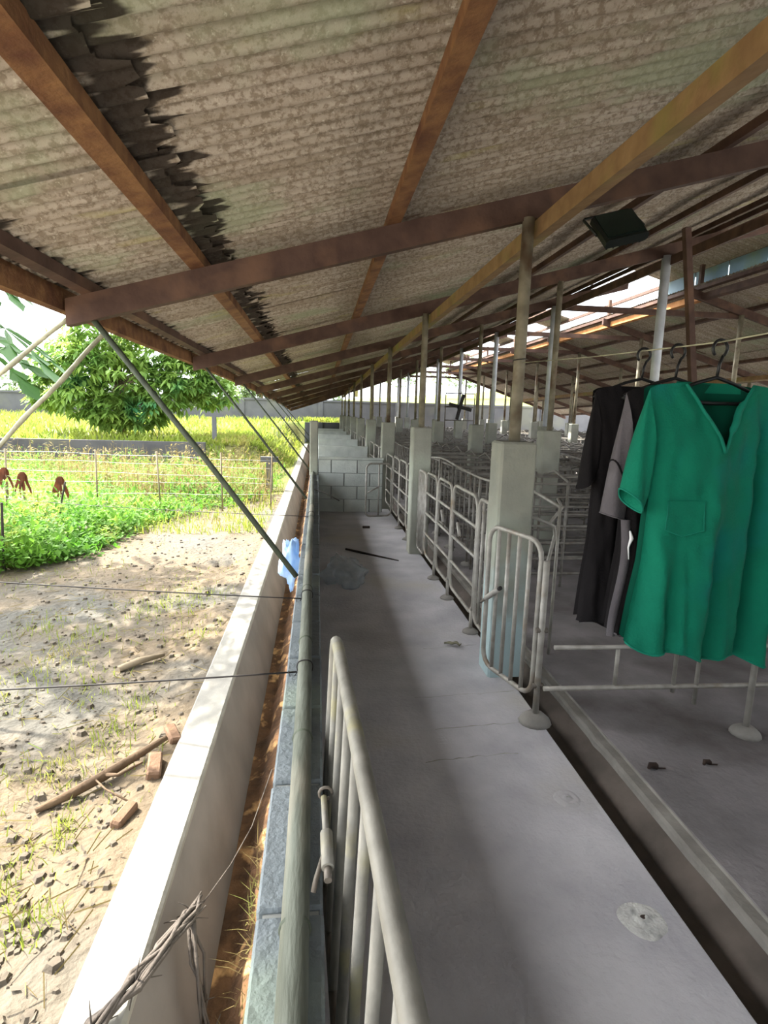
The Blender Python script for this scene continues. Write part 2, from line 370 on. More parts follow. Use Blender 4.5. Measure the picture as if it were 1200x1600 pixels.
# cross walls of concrete blocks
def cross_wall(y, k, n_rows=4, detail=True):
    b = MB(); b.mm((.012, y + .012, -.01), (1.03, y + .10, .845)); w = struct(b.build('wall_cross_%d' % k, 'mortar'), 'block cross wall closing the walkway, number %d from the camera' % k)
    if detail:
        full = MB().cbox((0, 0, 0), (.39, .112, .198), .006).mesh('block', 'cross_block'); half = MB().cbox((0, 0, 0), (.19, .112, .198), .006).mesh('block', 'cross_block')
        for r in range(4):
            x = .016; first = r % 2
            while x < 1.0:
                if first: me, w_ = half, .2; first = 0
                elif x + .39 > 1.05: me, w_ = half, .2
                else: me, w_ = full, .4
                link('block', me, w, (x, y + jig(0, .002), .004 + r * .207)); x += w_ + .007
        MB().mm((.013, y - .004, .832), (1.035, y + .116, .862)).build('coping', 'cross_block', w)
    else:
        MB().cbox((.012, y, 0), (1.04, y + .112, .862), .006).build('plaster', 'cross_block', w)
for k in range(6): cross_wall(9.02 + BAY * k, k + 1, detail=(k == 0))

# ------------------------------------------------------------------ roof
roofL = holder('roof_left', 'left slope of the corrugated roof'); roofR = holder('roof_right', 'right slope of the corrugated roof'); cap = holder('roof_ridge', 'raised ridge cap over the open ridge')
PITCH = .0762
def sheet_mesh(u0, u1, nw=11, jag=0, seed=0, amp=.0095):
    rnd = random.Random(seed); m = nw * 6; b = MB(); cols = 5
    ends = [0] * (m + 1)
    if jag:
        i = 0
        while i <= m:
            w, e = rnd.choice((2, 3, 4, 5, 7, 10)), jag * rnd.random() ** 1.3
            for q in range(i, min(m + 1, i + w)): ends[q] = e + rnd.uniform(-.004, .004)
            i += w
    vs = []
    for i in range(m + 1):
        v = i / m * nw * PITCH; z = amp * math.cos(2 * PI * v / PITCH)
        for c in range(cols + 1):
            u = u0 + (u1 - u0) * c / cols
            if c == 0: u += ends[i]
            vs.append((-u, v, z))
    fs = [(i * (cols + 1) + c, (i + 1) * (cols + 1) + c, (i + 1) * (cols + 1) + c + 1, i * (cols + 1) + c + 1) for i in range(m) for c in range(cols)]
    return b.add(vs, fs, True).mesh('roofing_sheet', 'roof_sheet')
def per(x): return (APX - x)
k_ = math.sqrt(1 + .272 ** 2)
lower = [sheet_mesh(per(-.45) * k_, per(-1.40) * k_, jag=.12, seed=s) for s in range(5)]
upper = [sheet_mesh(per(1.95) * k_, per(-.60) * k_, jag=.03, seed=s + 9) for s in range(3)]
tops = [sheet_mesh(per(4.42) * k_, per(1.80) * k_, seed=s + 20) for s in range(2)]
rlow = sheet_mesh(3.6, 7.2, nw=11); rtop = sheet_mesh(.80, 3.75, nw=11)
rows = int((Y1 - RY0) / .762) + 1
def put_sheet(me, y, dz, par, right=False):
    th = -math.atan(slope(y))
    o = link('roofing_sheet', me, par)
    if right: o.location = (APX, y + .838, APZ + dz); o.rotation_euler = (0, th, PI)
    else: o.location = (APX, y, APZ + dz); o.rotation_euler = (jig(0, .004), th + jig(0, .0015), jig(0, .003))
    return o
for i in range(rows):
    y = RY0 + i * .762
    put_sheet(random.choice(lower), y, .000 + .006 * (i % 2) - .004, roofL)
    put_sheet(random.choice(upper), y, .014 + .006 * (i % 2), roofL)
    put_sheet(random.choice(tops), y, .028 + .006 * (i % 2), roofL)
    put_sheet(rlow, y, .0 + .006 * (i % 2), roofR, True); put_sheet(rtop, y, .014 + .006 * (i % 2), roofR, True)
# ridge cap: own small gable above the gap
CZ, CS = 4.40, .272
capm = sheet_mesh(.0, 1.12, nw=20)
for i in range(int((Y1 - RY0) / 1.45) + 1):
    y = RY0 + i * 1.45
    if 9.6 < y < 14 or 15.5 < y < 19 or 20.5 < y < 24: continue            # stretches where the cap is gone
    for right in (0, 1):
        o = link('roofing_sheet', capm, cap)
        if right: o.location = (APX, y + 1.524, CZ + .01 * (i % 2)); o.rotation_euler = (0, -math.atan(CS), PI)
        else: o.location = (APX, y, CZ + .01 * (i % 2)); o.rotation_euler = (0, -math.atan(CS), 0)
# wind panels along the far side of the cap
pm = MB().box((0, 0, 0), (.012, .80, .27)).mesh('wind_panel', 'panel_blue')
for i in range(9):
    o = link('wind_panel', pm, cap, (6.46 + jig(0, .006), 3.6 + i * .83, 3.965)); o.rotation_euler = (0, jig(-.02, .01), 0)
# short props carrying the cap
pr = MB().mm((-.03, -.03, 0), (.03, .03, .42)).mesh('prop', 'rafter')
for y in YS:
    for x in (4.40, 6.32): link('prop', pr, cap, (x, y, 3.72))
# ridge cap purlins
for x, z in ((4.5, 4.085), (5.45, 4.335), (6.5, 4.085)):
    MB().mm((x - .03, RY0, z - .03), (x + .03, Y1, z + .03)).build('purlin', 'rafter', cap)

# rafters
RD = .135
def rafter(y, par, right=False):
    s = slope(y); b = MB()
    x0, x1 = (-1.30, 5.05) if not right else (12.30, 6.20)
    def zc(x): return roofz(x, y) - .068
    vs = []
    for x in (x0, x1):
        for yy in (y - .03, y + .03):
            vs += [(x, yy, zc(x) - RD), (x, yy, zc(x))]
    b.add(vs, [(0, 1, 3, 2), (4, 6, 7, 5), (0, 4, 5, 1), (2, 3, 7, 6), (0, 2, 6, 4), (1, 5, 7, 3)])
    return b.build('rafter', 'rafter', par)
for y in [YS[0] - BAY] + YS:
    rafter(y + .02, roofL); rafter(y + .02, roofR, True)
# purlins run along the barn in bay lengths so that they follow the settling roof
def run(x, w, h, drop, m, par, name='purlin', y0=RY0, y1=Y1, ys=None):
    st = [y0] + [y for y in ([YS[0] - BAY] + YS) if y0 < y < y1] + [y1]
    for a, c in zip(st[:-1], st[1:]):
        vs = []
        for yy in (a - .0, c + .0):
            z = roofz(x, yy) - drop; sl = slope(yy) * (1 if x < APX else -1)
            for dx in (-w / 2, w / 2): vs += [(x + dx, yy, z - h + dx * sl), (x + dx, yy, z + dx * sl)]
        MB().add(vs, [(0, 1, 3, 2), (4, 6, 7, 5), (0, 4, 5, 1), (2, 3, 7, 6), (0, 2, 6, 4), (1, 5, 7, 3)]).build(name, m, par)
for x, w in ((-.63, .07), (.395, .075)): run(x, w, .055, .013, 'purlin', roofL, 'purlin', RY0, Y1)
for x in (2.25, 3.15, 4.05, 4.38): run(x, .06, .055, .013, 'rafter', roofL)
for x in (6.30, 7.3, 8.3, 9.3, 10.4, 11.4, 12.2): run(x, .06, .055, .013, 'rafter', roofR)
run(-1.33, .035, .11, .012, 'purlin', roofL, 'fascia')
run(-1.19, .05, .055, .013, 'rafter', roofL)
run(1.235, .09, .095, .205, 'beam', roofL, 'post_beam')
run(9.75, .09, .095, .205, 'beam', roofR, 'post_beam')
run(3.87, .06, .10, .205, 'rafter', roofL, 'post_beam'); MB().mm((4.96, RY0, 3.77), (5.04, Y1, 3.89)).build('ridge_beam', 'rafter', cap); run(6.40, .07, .10, .09, 'rafter', roofR, 'ridge_beam', RY0, 9.46); run(6.40, .07, .10, .09, 'rafter_sun_tint', roofR, 'ridge_beam', 9.46, Y1)  # far stretch of the right ridge beam has sunlight painted into its colour
# tie beams across the ridge
for y in YS[2:]:
    MB().mm((3.87, y + .06, 3.32), (7.13, y + .12, 3.41)).build('tie_beam', 'rafter', roofL)

# ------------------------------------------------------------------ posts
pill = MB().cbox((-.105, -.105, 0), (.105, .105, 1.42), .012).mesh('pillar', 'pillar')
pipes = {}
ORD = ['first', 'second', 'third', 'fourth', 'fifth', 'sixth', 'seventh', 'eighth', 'ninth']
def post(x, y, r, m, label, group=None, nodet=False):
    t = thing('roof_post', label, 'post', (x, y, 0), 0, group)
    link('pillar', pill, t)
    zt = roofz(x, y) - .068 - RD + .01
    MB().tube([(0, 0, 1.40), (0, 0, zt)], r, 12).build('pipe', m, t)
    return t
for k, y in enumerate(YS):
    lab = '%s concrete pillar with steel pipe in the row along the walkway' % ORD[k] if k < 7 else 'small distant pillar with pipe at the far end of the walkway row'
    t = post(1.14, y, .034, 'pipe', lab, 'pillars along the walkway')
    if k == 0:
        t.children[0].data = MB().cbox((-.105, -.105, 0), (.105, .105, 1.42), .012).mesh('pillar', 'pillar_blue')
        MB().tube([(.034, -.06, 1.2), (.034, -.06, 1.25)], .006, 6).build('bolt', 'steel_dark', t)
    lb = ['pillar and pipe in the second row hidden behind the green shirt', 'grey pillar with slim pipe just right of the first walkway pillar', 'pillar with pipe in the second row behind the fan'] + ['distant second-row pillar with slim pipe among the crates'] * 6
    if k: post(2.62, y, .032, 'pipe', lb[k], 'second row pillars')
    lc = ['third-row pillar with white pipe to the right of the shirts', 'white painted pipe on a pillar behind the hanging shirts', 'pale pillar with white pipe right of the grey second-row pillar'] + ['distant third-row pillar with pale pipe under the ridge'] * 6
    if k: post(3.82, y, .05, 'pipe_white', lc[k], 'third row pillars')
    if k > 1:
        for x in (7.13, 8.38, 9.86): post(x, y, .04, 'pipe', 'pillar with pipe on the far side of the barn', 'far side pillars')
post(1.14, YS[0] - BAY, .034, 'pipe', 'pillar carrying the near end of the clothesline, beside the camera', 'pillars along the walkway')
# leaning steel angle
b = MB(); p0, p1 = Vector((3.14, 5.0, 3.22)), Vector((3.72, 5.05, .0)); d = p1 - p0
b.add([p0 + Vector(q) for q in ((0, 0, 0), (.055, 0, 0), (.055, .006, 0), (.006, .006, 0), (.006, .055, 0), (0, .055, 0))] + [p1 + Vector(q) for q in ((0, 0, 0), (.055, 0, 0), (.055, .006, 0), (.006, .006, 0), (.006, .055, 0), (0, .055, 0))],
      [(i, (i + 1) % 6, 6 + (i + 1) % 6, 6 + i) for i in range(6)] + [(5, 4, 3, 2, 1, 0), (6, 7, 8, 9, 10, 11)])
o = b.build('steel_angle', 'rafter'); tag(o, 'leaning dark red steel angle rising behind the green shirt hanger', 'strut')

# ------------------------------------------------------------------ gates and pen fences
def rr(u0, u1, z0, z1, r=.07, n=4, top=True, bottom=True):
    pts = []
    for (cu, cz, a0) in ((u1 - r, z1 - r, 0), (u0 + r, z1 - r, 90), (u0 + r, z0 + r, 180), (u1 - r, z0 + r, 270)):
        for i in range(n + 1):
            a = math.radians(a0 + 90 * i / n); pts.append((cu + r * math.cos(a), 0, cz + r * math.sin(a)))
    return pts
TR = .0135
def gate(label, p0, p1, z0, z1, vbars=0, hbars=0, legs=(), group=None, latch=None, r=.07, tr=TR, brace=None):
    d = Vector((p1[0] - p0[0], p1[1] - p0[1], 0)); L = d.length
    t = thing('pen_gate', label, 'gate', (p0[0], p0[1], 0), math.atan2(d.y, d.x), group)
    MB().tube(rr(0, L, z0, z1, r), tr, 8, closed=True).build('frame', 'steel', t)
    if vbars:
        me = MB().tube([(0, 0, z0), (0, 0, z1)], tr * .85, 8).mesh('bar', 'steel')
        for i in range(vbars): link('bar', me, t, (L * (i + 1) / (vbars + 1), 0, 0))
    if hbars:
        me = MB().tube([(0, 0, 0), (L, 0, 0)], tr * .9, 8).mesh('rail', 'steel')
        for i in range(hbars): link('rail', me, t, (0, 0, z0 + (z1 - z0) * (i + 1) / (hbars + 1)))
    for u in legs:
        lg = MB().tube([(u, 0, 0), (u, 0, z0 + .05)], tr, 8).build('leg', 'steel', t)
        MB().lathe([(.06, 0), (.055, .012), (.03, .028), (.016, .032)], (u, 0, 0), 12).build('footing', 'ledge', lg)
    if latch:
        u, z = latch
        l = MB().tube([(u - .06, -.03, z - .07), (u + .02, -.03, z + .03)], .014, 8).build('latch', 'steel', t)
        MB().tube([(u + .02, -.03, z + .03), (u + .034, -.03, z + .048)], .010, 8).build('bolt', 'wire', l)
        MB().tube([(u - .06, -.03, z - .07), (u - .10, -.03, z - .13)], .006, 6).build('handle', 'steel_dark', l)
    if brace:
        MB().tube([(brace[0], 0, brace[1]), (brace[2], 0, brace[3])], tr * .8, 8).build('brace', 'steel', t)
    return t
g1 = gate('barred gate with rounded top leaning at the first pillar', (1.12, 2.70), (.985, 3.14), .12, .95, vbars=4, r=.09)
l = MB().tube([(.30, .03, .62), (.42, .03, .53)], .016, 10).build('latch', 'steel', g1); MB().tube([(.42, .03, .53), (.47, .03, .49)], .008, 6).build('handle', 'steel_dark', l); MB().tube([(.285, .03, .63), (.302, .03, .619)], .012, 8).build('bolt', 'wire', l)
# gate post with footing
t = thing('fence_post', 'steel post with cement footing at the drain channel', 'post', (1.135, 2.665, 0))
MB().tube([(0, 0, 0), (0, 0, .86)], .016, 10).build('pole', 'steel', t); MB().lathe([(.085, 0), (.075, .02), (.045, .045), (.02, .05)], n=14).build('footing', 'ledge', t)
MB().tube([(-.03, 0, .5), (.03, 0, .5)], .014, 8).build('hinge', 'steel_dark', t); MB().tube([(-.03, 0, .2), (.03, 0, .2)], .014, 8).build('hinge', 'steel_dark', t)
FX = 1.12
gate('barred panel fixed to the first pillar, on its far side', (FX, 3.42), (FX, 3.84), .12, 1.0, vbars=3, latch=(.36, .72))
gate('wide hooped gate with three rails next to the first pillar panel', (FX, 3.88), (FX, 4.62), .14, 1.0, hbars=3, legs=(.03,), r=.10, latch=(.66, .66))
gate('middle hooped gate with three rails between the first two pillars', (FX, 4.66), (FX, 5.22), .14, .99, hbars=3, legs=(.03,), r=.10, latch=(.5, .66))
gate('hooped gate with three rails closest to the second pillar', (FX, 5.26), (FX, 5.80), .13, .98, hbars=3, legs=(.03,), r=.10)
gate('barred panel fixed to the near side of the second pillar', (FX, 5.84), (FX, 6.25), .10, .96, vbars=4)
gate('gate swung open across the walkway before the block wall', (1.08, 8.35), (.70, 8.25), .07, .84, vbars=1, hbars=0, brace=(.20, .5, .37, .42))
gate('hooped gate just beyond the second pillar', (FX, 6.52), (FX, 7.10), .14, .96, hbars=3, legs=(.5,), r=.10)
gate('second hooped gate beyond the second pillar', (FX, 7.14), (FX, 7.78), .14, .95, hbars=3, legs=(.6,), r=.10)
gate('hooped gate behind the open gate', (FX, 7.82), (FX, 8.46), .14, .94, hbars=3, r=.10)
gate('last hooped gate before the third pillar', (FX, 8.5), (FX, 9.3), .14, .92, hbars=3, r=.10)
for k in range(3, 8):
    for j in range(3):
        y = YS[k] - BAY + .2 + j * .92
        gate('hooped pen gate far down the walkway row', (FX, y), (FX, y + .86), .14, .96, hbars=2, r=.1, group='far walkway gates')

# gate folded back against the left wall, in front of the camera
t = thing('wall_gate', 'barred gate folded back against the left wall in the foreground', 'gate', (.135, .30, 0), 0)
T0, T1 = Vector((-.02, .0, .93)), Vector((-.078, 1.31, .915))
def tp(s, z): p = T0.lerp(T1, s); q = p.copy(); q.z = z; q.x -= .10 * max(0, (p.z - z)) * .35; return q
MB().tube([tp(0, .16), tp(0, .85), T0.lerp(T1, .02), T0.lerp(T1, .5), T0.lerp(T1, .95), T0.lerp(T1, .985) - Vector((0, 0, .012)), tp(1, .87), tp(1, .5), tp(1, .20), tp(.97, .16)], .0165, 10).build('frame', 'steel_gate', t)
for i in range(8):
    s = (i + .55) / 8.1; p = T0.lerp(T1, s)
    MB().tube([p, tp(s, .5), tp(s, .16)], .0115, 8).build('bar', 'steel_gate', t)
MB().tube([tp(0, .16), tp(.97, .16)], .0115, 8).build('bottom_rail', 'steel_dark', t)
lt = MB().tube([(-.112, .71, .748), (-.110, .635, .735)], .012, 10).build('latch', 'steel_gate', t)
MB().tube([(-.116, .80, .760), (-.112, .69, .746)], .0065, 8).build('bolt', 'steel_gate', lt)
MB().tube([(-.110, .64, .735), (-.110, .61, .731)], .0075, 8).build('bolt_tip', 'steel_dark', lt)
MB().tube([(-.118, .66, .74), (-.132, .63, .715), (-.136, .62, .70)], .005, 6).build('handle', 'steel_dark', lt)
MB().tube([(-.112 + .014 * math.cos(a * .6), .805, .765 + .014 * math.sin(a * .6)) for a in range(10)], .0035, 6).build('eye', 'steel_dark', lt)

# cross fence of the first pen
t = thing('pen_fence', 'low pipe fence across the pen under the green shirt', 'fence', (1.15, 2.62, 0))
for z, x0, x1, r in ((.205, .0, 2.4, .013), (.425, .04, 2.4, .012)): MB().tube([(x0, 0, z), (x1, .03, z - .04)], r, 8).build('rail', 'steel', t)
for z in (.62, .82, 1.0): MB().tube([(.9, .02, z), (2.4, .03, z)], .013, 8).build('rail', 'steel_dark', t)
for x, z0, z1 in ((.385, .2, .42), (.71, .16, 1.0), (.84, .09, 1.0), (1.75, .0, 1.0), (2.4, 0, 1.0)): MB().tube([(x, .01, z0), (x, .01, z1)], .011, 8).build('upright', 'steel', t)
p = MB().tube([(1.03, -.14, 0), (1.03, -.14, .98)], .016, 10).build('post', 'steel', t); MB().lathe([(.075, 0), (.065, .02), (.04, .04), (.02, .045)], (1.03, -.14, 0), 14).build('footing', 'ledge', p)
# bent pipe arm by first pillar
t = thing('pipe_arm', 'bent pipe arm reaching from the first pillar into the pen', 'pipe', (1.27, 3.55, 0))
MB().tube([(-.02, .0, .98), (.28, .10, .86), (.32, .11, .84), (.33, .11, .78), (.28, .12, .50), (.27, .12, .0)], .012, 8).build('arm', 'steel', t)
MB().tube([(.28, .10, .86), (.45, .3, .94), (.50, .5, .97)], .011, 8).build('stay', 'steel', t)
# long rails along the pens
for x, z, y0, y1, l in ((1.55, 1.0, 3.5, 9.2, 'long top rail over the pen gates beside the walkway'), (3.7, 1.02, 5.0, 12, 'long top rail along the third pillar row')):
    t = thing('long_rail', l, 'rail', (x, y0, 0)); n = 12
    MB().tube([(0.02 * math.sin(i * 1.7), (y1 - y0) * i / n, z + .03 * math.sin(i * 1.1)) for i in range(n + 1)], .012, 8).build('rail', 'steel', t)
    for i in (0, 4, 8, 12): MB().tube([(0.02 * math.sin(i * 1.7), (y1 - y0) * i / n, 0), (0.02 * math.sin(i * 1.7), (y1 - y0) * i / n, z + .03 * math.sin(i * 1.1))], .011, 8).build('upright', 'steel', t)

# farrowing crates
CL, CW = 2.05, .62
def crate_parts():
    R_ = []
    for y in (0, CW):
        for z in (.13, .27, .42, .58, .76, .97): R_.append(('rail', [(0, y, z), (CL, y, z)], .0125))
        for x in (0, CL * .34, CL * .67, CL): R_.append(('upright', [(x, y, 0), (x, y, 1.0)], .013))
    for x in (0, CL):
        for z in (.2, .45, .7, .97): R_.append(('end_rail', [(x, 0, z), (x, CW, z)], .0125))
        for y in (.2, .41): R_.append(('end_bar', [(x, y, .2), (x, y, .97)], .010))
    for x in (CL * .34, CL * .67): R_.append(('top_bar', [(x, 0, .99), (x, CW * .5, 1.06), (x, CW, .99)], .0125))
    return R_
CP = crate_parts()
def make_crate():
    t = thing('sow_crate', '', 'crate', (0, 0, 0), 0, 'steel sow crates')
    for n_, pts, r in CP: MB().tube(pts, r, 6).build(n_, 'steel_crate', t)
    for x in (0, CL): MB().lathe([(.07, 0), (.06, .02), (.03, .035)], (x, 0, 0), 10).build('footing', 'ledge', t)
    return t
proto = make_crate(); far = MB()
for n_, pts, r in CP: far.tube(pts, r, 5)
farm = far.mesh('sow_crate', 'steel_crate')
first = True
NEAR = {0: 'steel sow crate nearest the first walkway pillar, beyond the black shirt', 1: 'second steel sow crate behind the pillar-side pipe arm', 2: 'third steel sow crate in the column next to the walkway gates', 3: 'fourth steel sow crate in the column next to the walkway gates', 4: 'fifth steel sow crate in the column next to the walkway gates', 5: 'sixth steel sow crate in the column next to the walkway gates'}
y = 5.0; i = 0
while y < 27:
    for c, x in enumerate((1.58, 4.15, 7.35, 9.95)):
        if c == 3 and y < 14: continue
        if c == 2 and y < 9: continue
        if any(abs(y + CW / 2 - yy) < .0 for yy in YS): continue
        if c == 0 and i < 6 or c == 1 and i < 4:
            o = proto if first else copy_tree(proto); first = False
            o['label'] = NEAR[i] if c == 0 else ['steel sow crate by the white pipe, first beyond the third pillar row', 'second steel sow crate beyond the third pillar row', 'third steel sow crate beyond the third pillar row', 'fourth steel sow crate beyond the third pillar row'][i]
            o.location = (x + jig(0, .02), y, 0); o.rotation_euler = (0, 0, jig(0, .012))
        else:
            o = link('sow_crate', farm, None, (x + jig(0, .03), y, 0), jig(0, .012))
            tag(o, ['distant steel sow crate in the walkway-side column', 'distant steel sow crate under the ridge', 'distant steel sow crate on the far side of the barn', 'distant steel sow crate on the far side of the barn'][c], 'crate', 'steel sow crates')
    y += .80; i += 1

# big fan among the far posts
t = thing('fan', 'dark two-blade fan in a thin square frame among far posts', 'fan', (3.2, 13.0, 0))
fr = MB()
for a, c in (((-.34, 0, 0), (-.34, 0, 2.06)), ((.33, 0, 0), (.33, 0, 2.06)), ((-.34, 0, 2.05), (.33, 0, 2.05)), ((-.34, 0, 1.45), (.33, 0, 1.45))): fr.tube([a, c], .012, 6)
fr.build('frame', 'steel_dark', t)
for a, L_ in ((-14, .27), (76, .29)):
    M_ = Matrix.Rotation(math.radians(-a), 3, 'Y'); q = MB()
    q.box((0, 0, 1.75), (L_ * 2, .02, .075), M_); q.build('blade', 'wire', t)
MB().tube([(0, -.04, 1.75), (0, .12, 1.75)], .05, 10).build('hub', 'wire', t); MB().tube([(-.34, .1, 1.75), (.33, .1, 1.75)], .015, 6).build('crossbar', 'steel_dark', t)

# ------------------------------------------------------------------ bamboo pole on the wall, struts, wires
t = thing('bamboo_pole', 'long weathered bamboo pole lying on top of the left wall', 'pole', (0, 0, 0))
def bx_(y): return -.034 - .0042 * y + .004 * math.sin(y * 1.3)
N_ = 60; pts = []; rs = []
for i in range(N_ + 1):
    y = .12 + 11.4 * i / N_; pts.append((bx_(y), y, .622 + .002 * math.sin(y * 2))); rs.append(.027 - .0007 * y)
MB().tube(pts, rs, 14).build('culm', 'bamboo', t)
for y in (.925, 1.56, 2.28, 3.0, 3.7, 4.4, 5.1, 5.8, 6.5, 7.3, 8.2):
    x = bx_(y); r = .027 - .0007 * y
    MB().tube([(x, y - .008, .619), (x, y - .004, .619), (x, y + .004, .619), (x, y + .008, .619)], [r, r + .004, r + .004, r], 14).build('node_ring', 'bamboo_dark', t)
# wire ties with fence wires running out to the yard
def yard_wire(y, x1, y1, z1, label, sag=.03):
    t = thing('fence_wire', label, 'wire', (0, 0, 0)); xb = bx_(y); q = .026
    MB().tube([(xb + q * 1.15 * math.cos(a), y + .004 * math.sin(a * 3), .619 + q * 1.15 * math.sin(a)) for a in [i * PI / 8 for i in range(17)]], .0022, 6).build('loop', 'wire', t)
    a_, c_ = Vector((xb - .03, y, .60)), Vector((x1, y1, z1)); n = 14
    MB().tube([a_.lerp(c_, i / n) - Vector((0, 0, sag * 4 * (i / n) * (1 - i / n))) for i in range(n + 1)], .0032, 6).build('strand', 'wire', t)
    MB().tube([(xb - .028, y, .60), (xb - .05, y - .02, .575), (xb - .06, y - .01, .61)], .002, 5).build('tail', 'wire', t)
yard_wire(2.04, -3.3, 2.02, .56, 'thin dark fence wire tied to the bamboo, nearer the camera')
yard_wire(2.90, -3.4, 3.15, .78, 'thin dark fence wire tied to the bamboo below the first strut', .02)
yard_wire(5.3, -6, 9.0, .30, 'fence wire tied to the bamboo beside the blue bag', .05)
# struts from the rafters down to the wall
sl = ['thick dark strut from the first rafter end down to the wall', 'strut from the second rafter end down to the wall', 'strut from the third rafter end down to the wall', 'thin strut from the fourth rafter end to the wall', 'faint distant strut from a far rafter end to the wall', 'faint distant strut from a far rafter end to the wall']
for k in range(6):
    y = YS[k] + .03; z1 = roofz(-1.18, y) - .068 - RD + .01
    z0 = .60
    b = MB(); b.tube([(-1.18, y, z1), (-.63, y, (z1 + z0) / 2 - .01), (-.118, y, z0)], .016 if k == 0 else .013, 8)
    tag(b.build('eave_strut', 'bamboo_dark'), sl[k], 'strut', 'struts under the eave')
# pale bamboo props going out to the yard
for a, c, r, l in (((-1.15, 3.42, 1.96), (-2.95, 3.30, .0), .0125, 'pale knotted bamboo prop leaning from the yard to the eave, lower of two'), ((-1.27, 3.30, 2.02), (-3.7, 3.1, -.0), .012, 'grey bamboo prop leaning from the yard to the eave, upper of two')):
    t = thing('bamboo_prop', l, 'prop', (0, 0, 0)); A, B = Vector(a), Vector(c); n = 40
    MB().tube([A.lerp(B, i / n) + Vector((0, 0, .006 * math.sin(i * .8))) for i in range(n + 1)], [r * (1.25 if i % 5 == 0 else 1) for i in range(n + 1)], 8).build('culm', 'bamboo_pale', t)

# ------------------------------------------------------------------ clothesline, hangers and shirts
t = thing('clothesline', 'thin wire clothesline strung from the first pillar towards the camera', 'wire', (0, 0, 0))
WA, WB, WC = Vector((1.15, 3.245, 1.865)), Vector((1.152, 1.6, 1.79)), Vector((1.13, .225, 1.80))
MB().tube([WA, WA.lerp(WB, .5) - Vector((0, 0, .006)), WB, WC], .0025, 6).build('strand', 'bamboo_pale', t)
MB().tube([(1.14 + .037 * math.cos(a * .5), 3.28 + .037 * math.sin(a * .5), 1.865 + .002 * a) for a in range(14)], .003, 6).build('knot', 'wire', t)
def wire_at(y):
    return WB.lerp(WA, (y - 1.6) / (WA.y - 1.6))
def hanger(y, label, hw=.19, m='plastic_black', rz=0):
    w = wire_at(y); t = thing('clothes_hanger', label, 'hanger', (w.x, y, w.z), rz)
    R_ = .024; a = [math.radians(-60 + 290 * i / 18) for i in range(19)]
    MB().tube([(R_ * math.cos(q), 0, -R_ + .006 + R_ * math.sin(q)) for q in reversed(a)][0:] + [], .0045, 8).build('hook', m, t)
    q = math.radians(-60)
    MB().tube([(R_ * math.cos(q), 0, -R_ + .006 + R_ * math.sin(q)), (.004, 0, -.062), (0, 0, -.102)], .0045, 8).build('neck', m, t)
    MB().tube([(0, 0, -.100), (.06, 0, -.116), (hw, 0, -.160), (hw + .004, 0, -.166), (hw - .01, 0, -.172), (0, 0, -.174), (-hw + .01, 0, -.172), (-hw - .004, 0, -.166), (-hw, 0, -.160), (-.06, 0, -.116)], .0055, 8, closed=True).build('shoulder_frame', m, t)
    return t
hanger(1.60, 'black plastic hanger holding the green shirt', .185, rz=.10)
hanger(1.80, 'black plastic hanger holding the grey shirt', .17)
hanger(2.00, 'black plastic hanger holding the black shirt', .17)

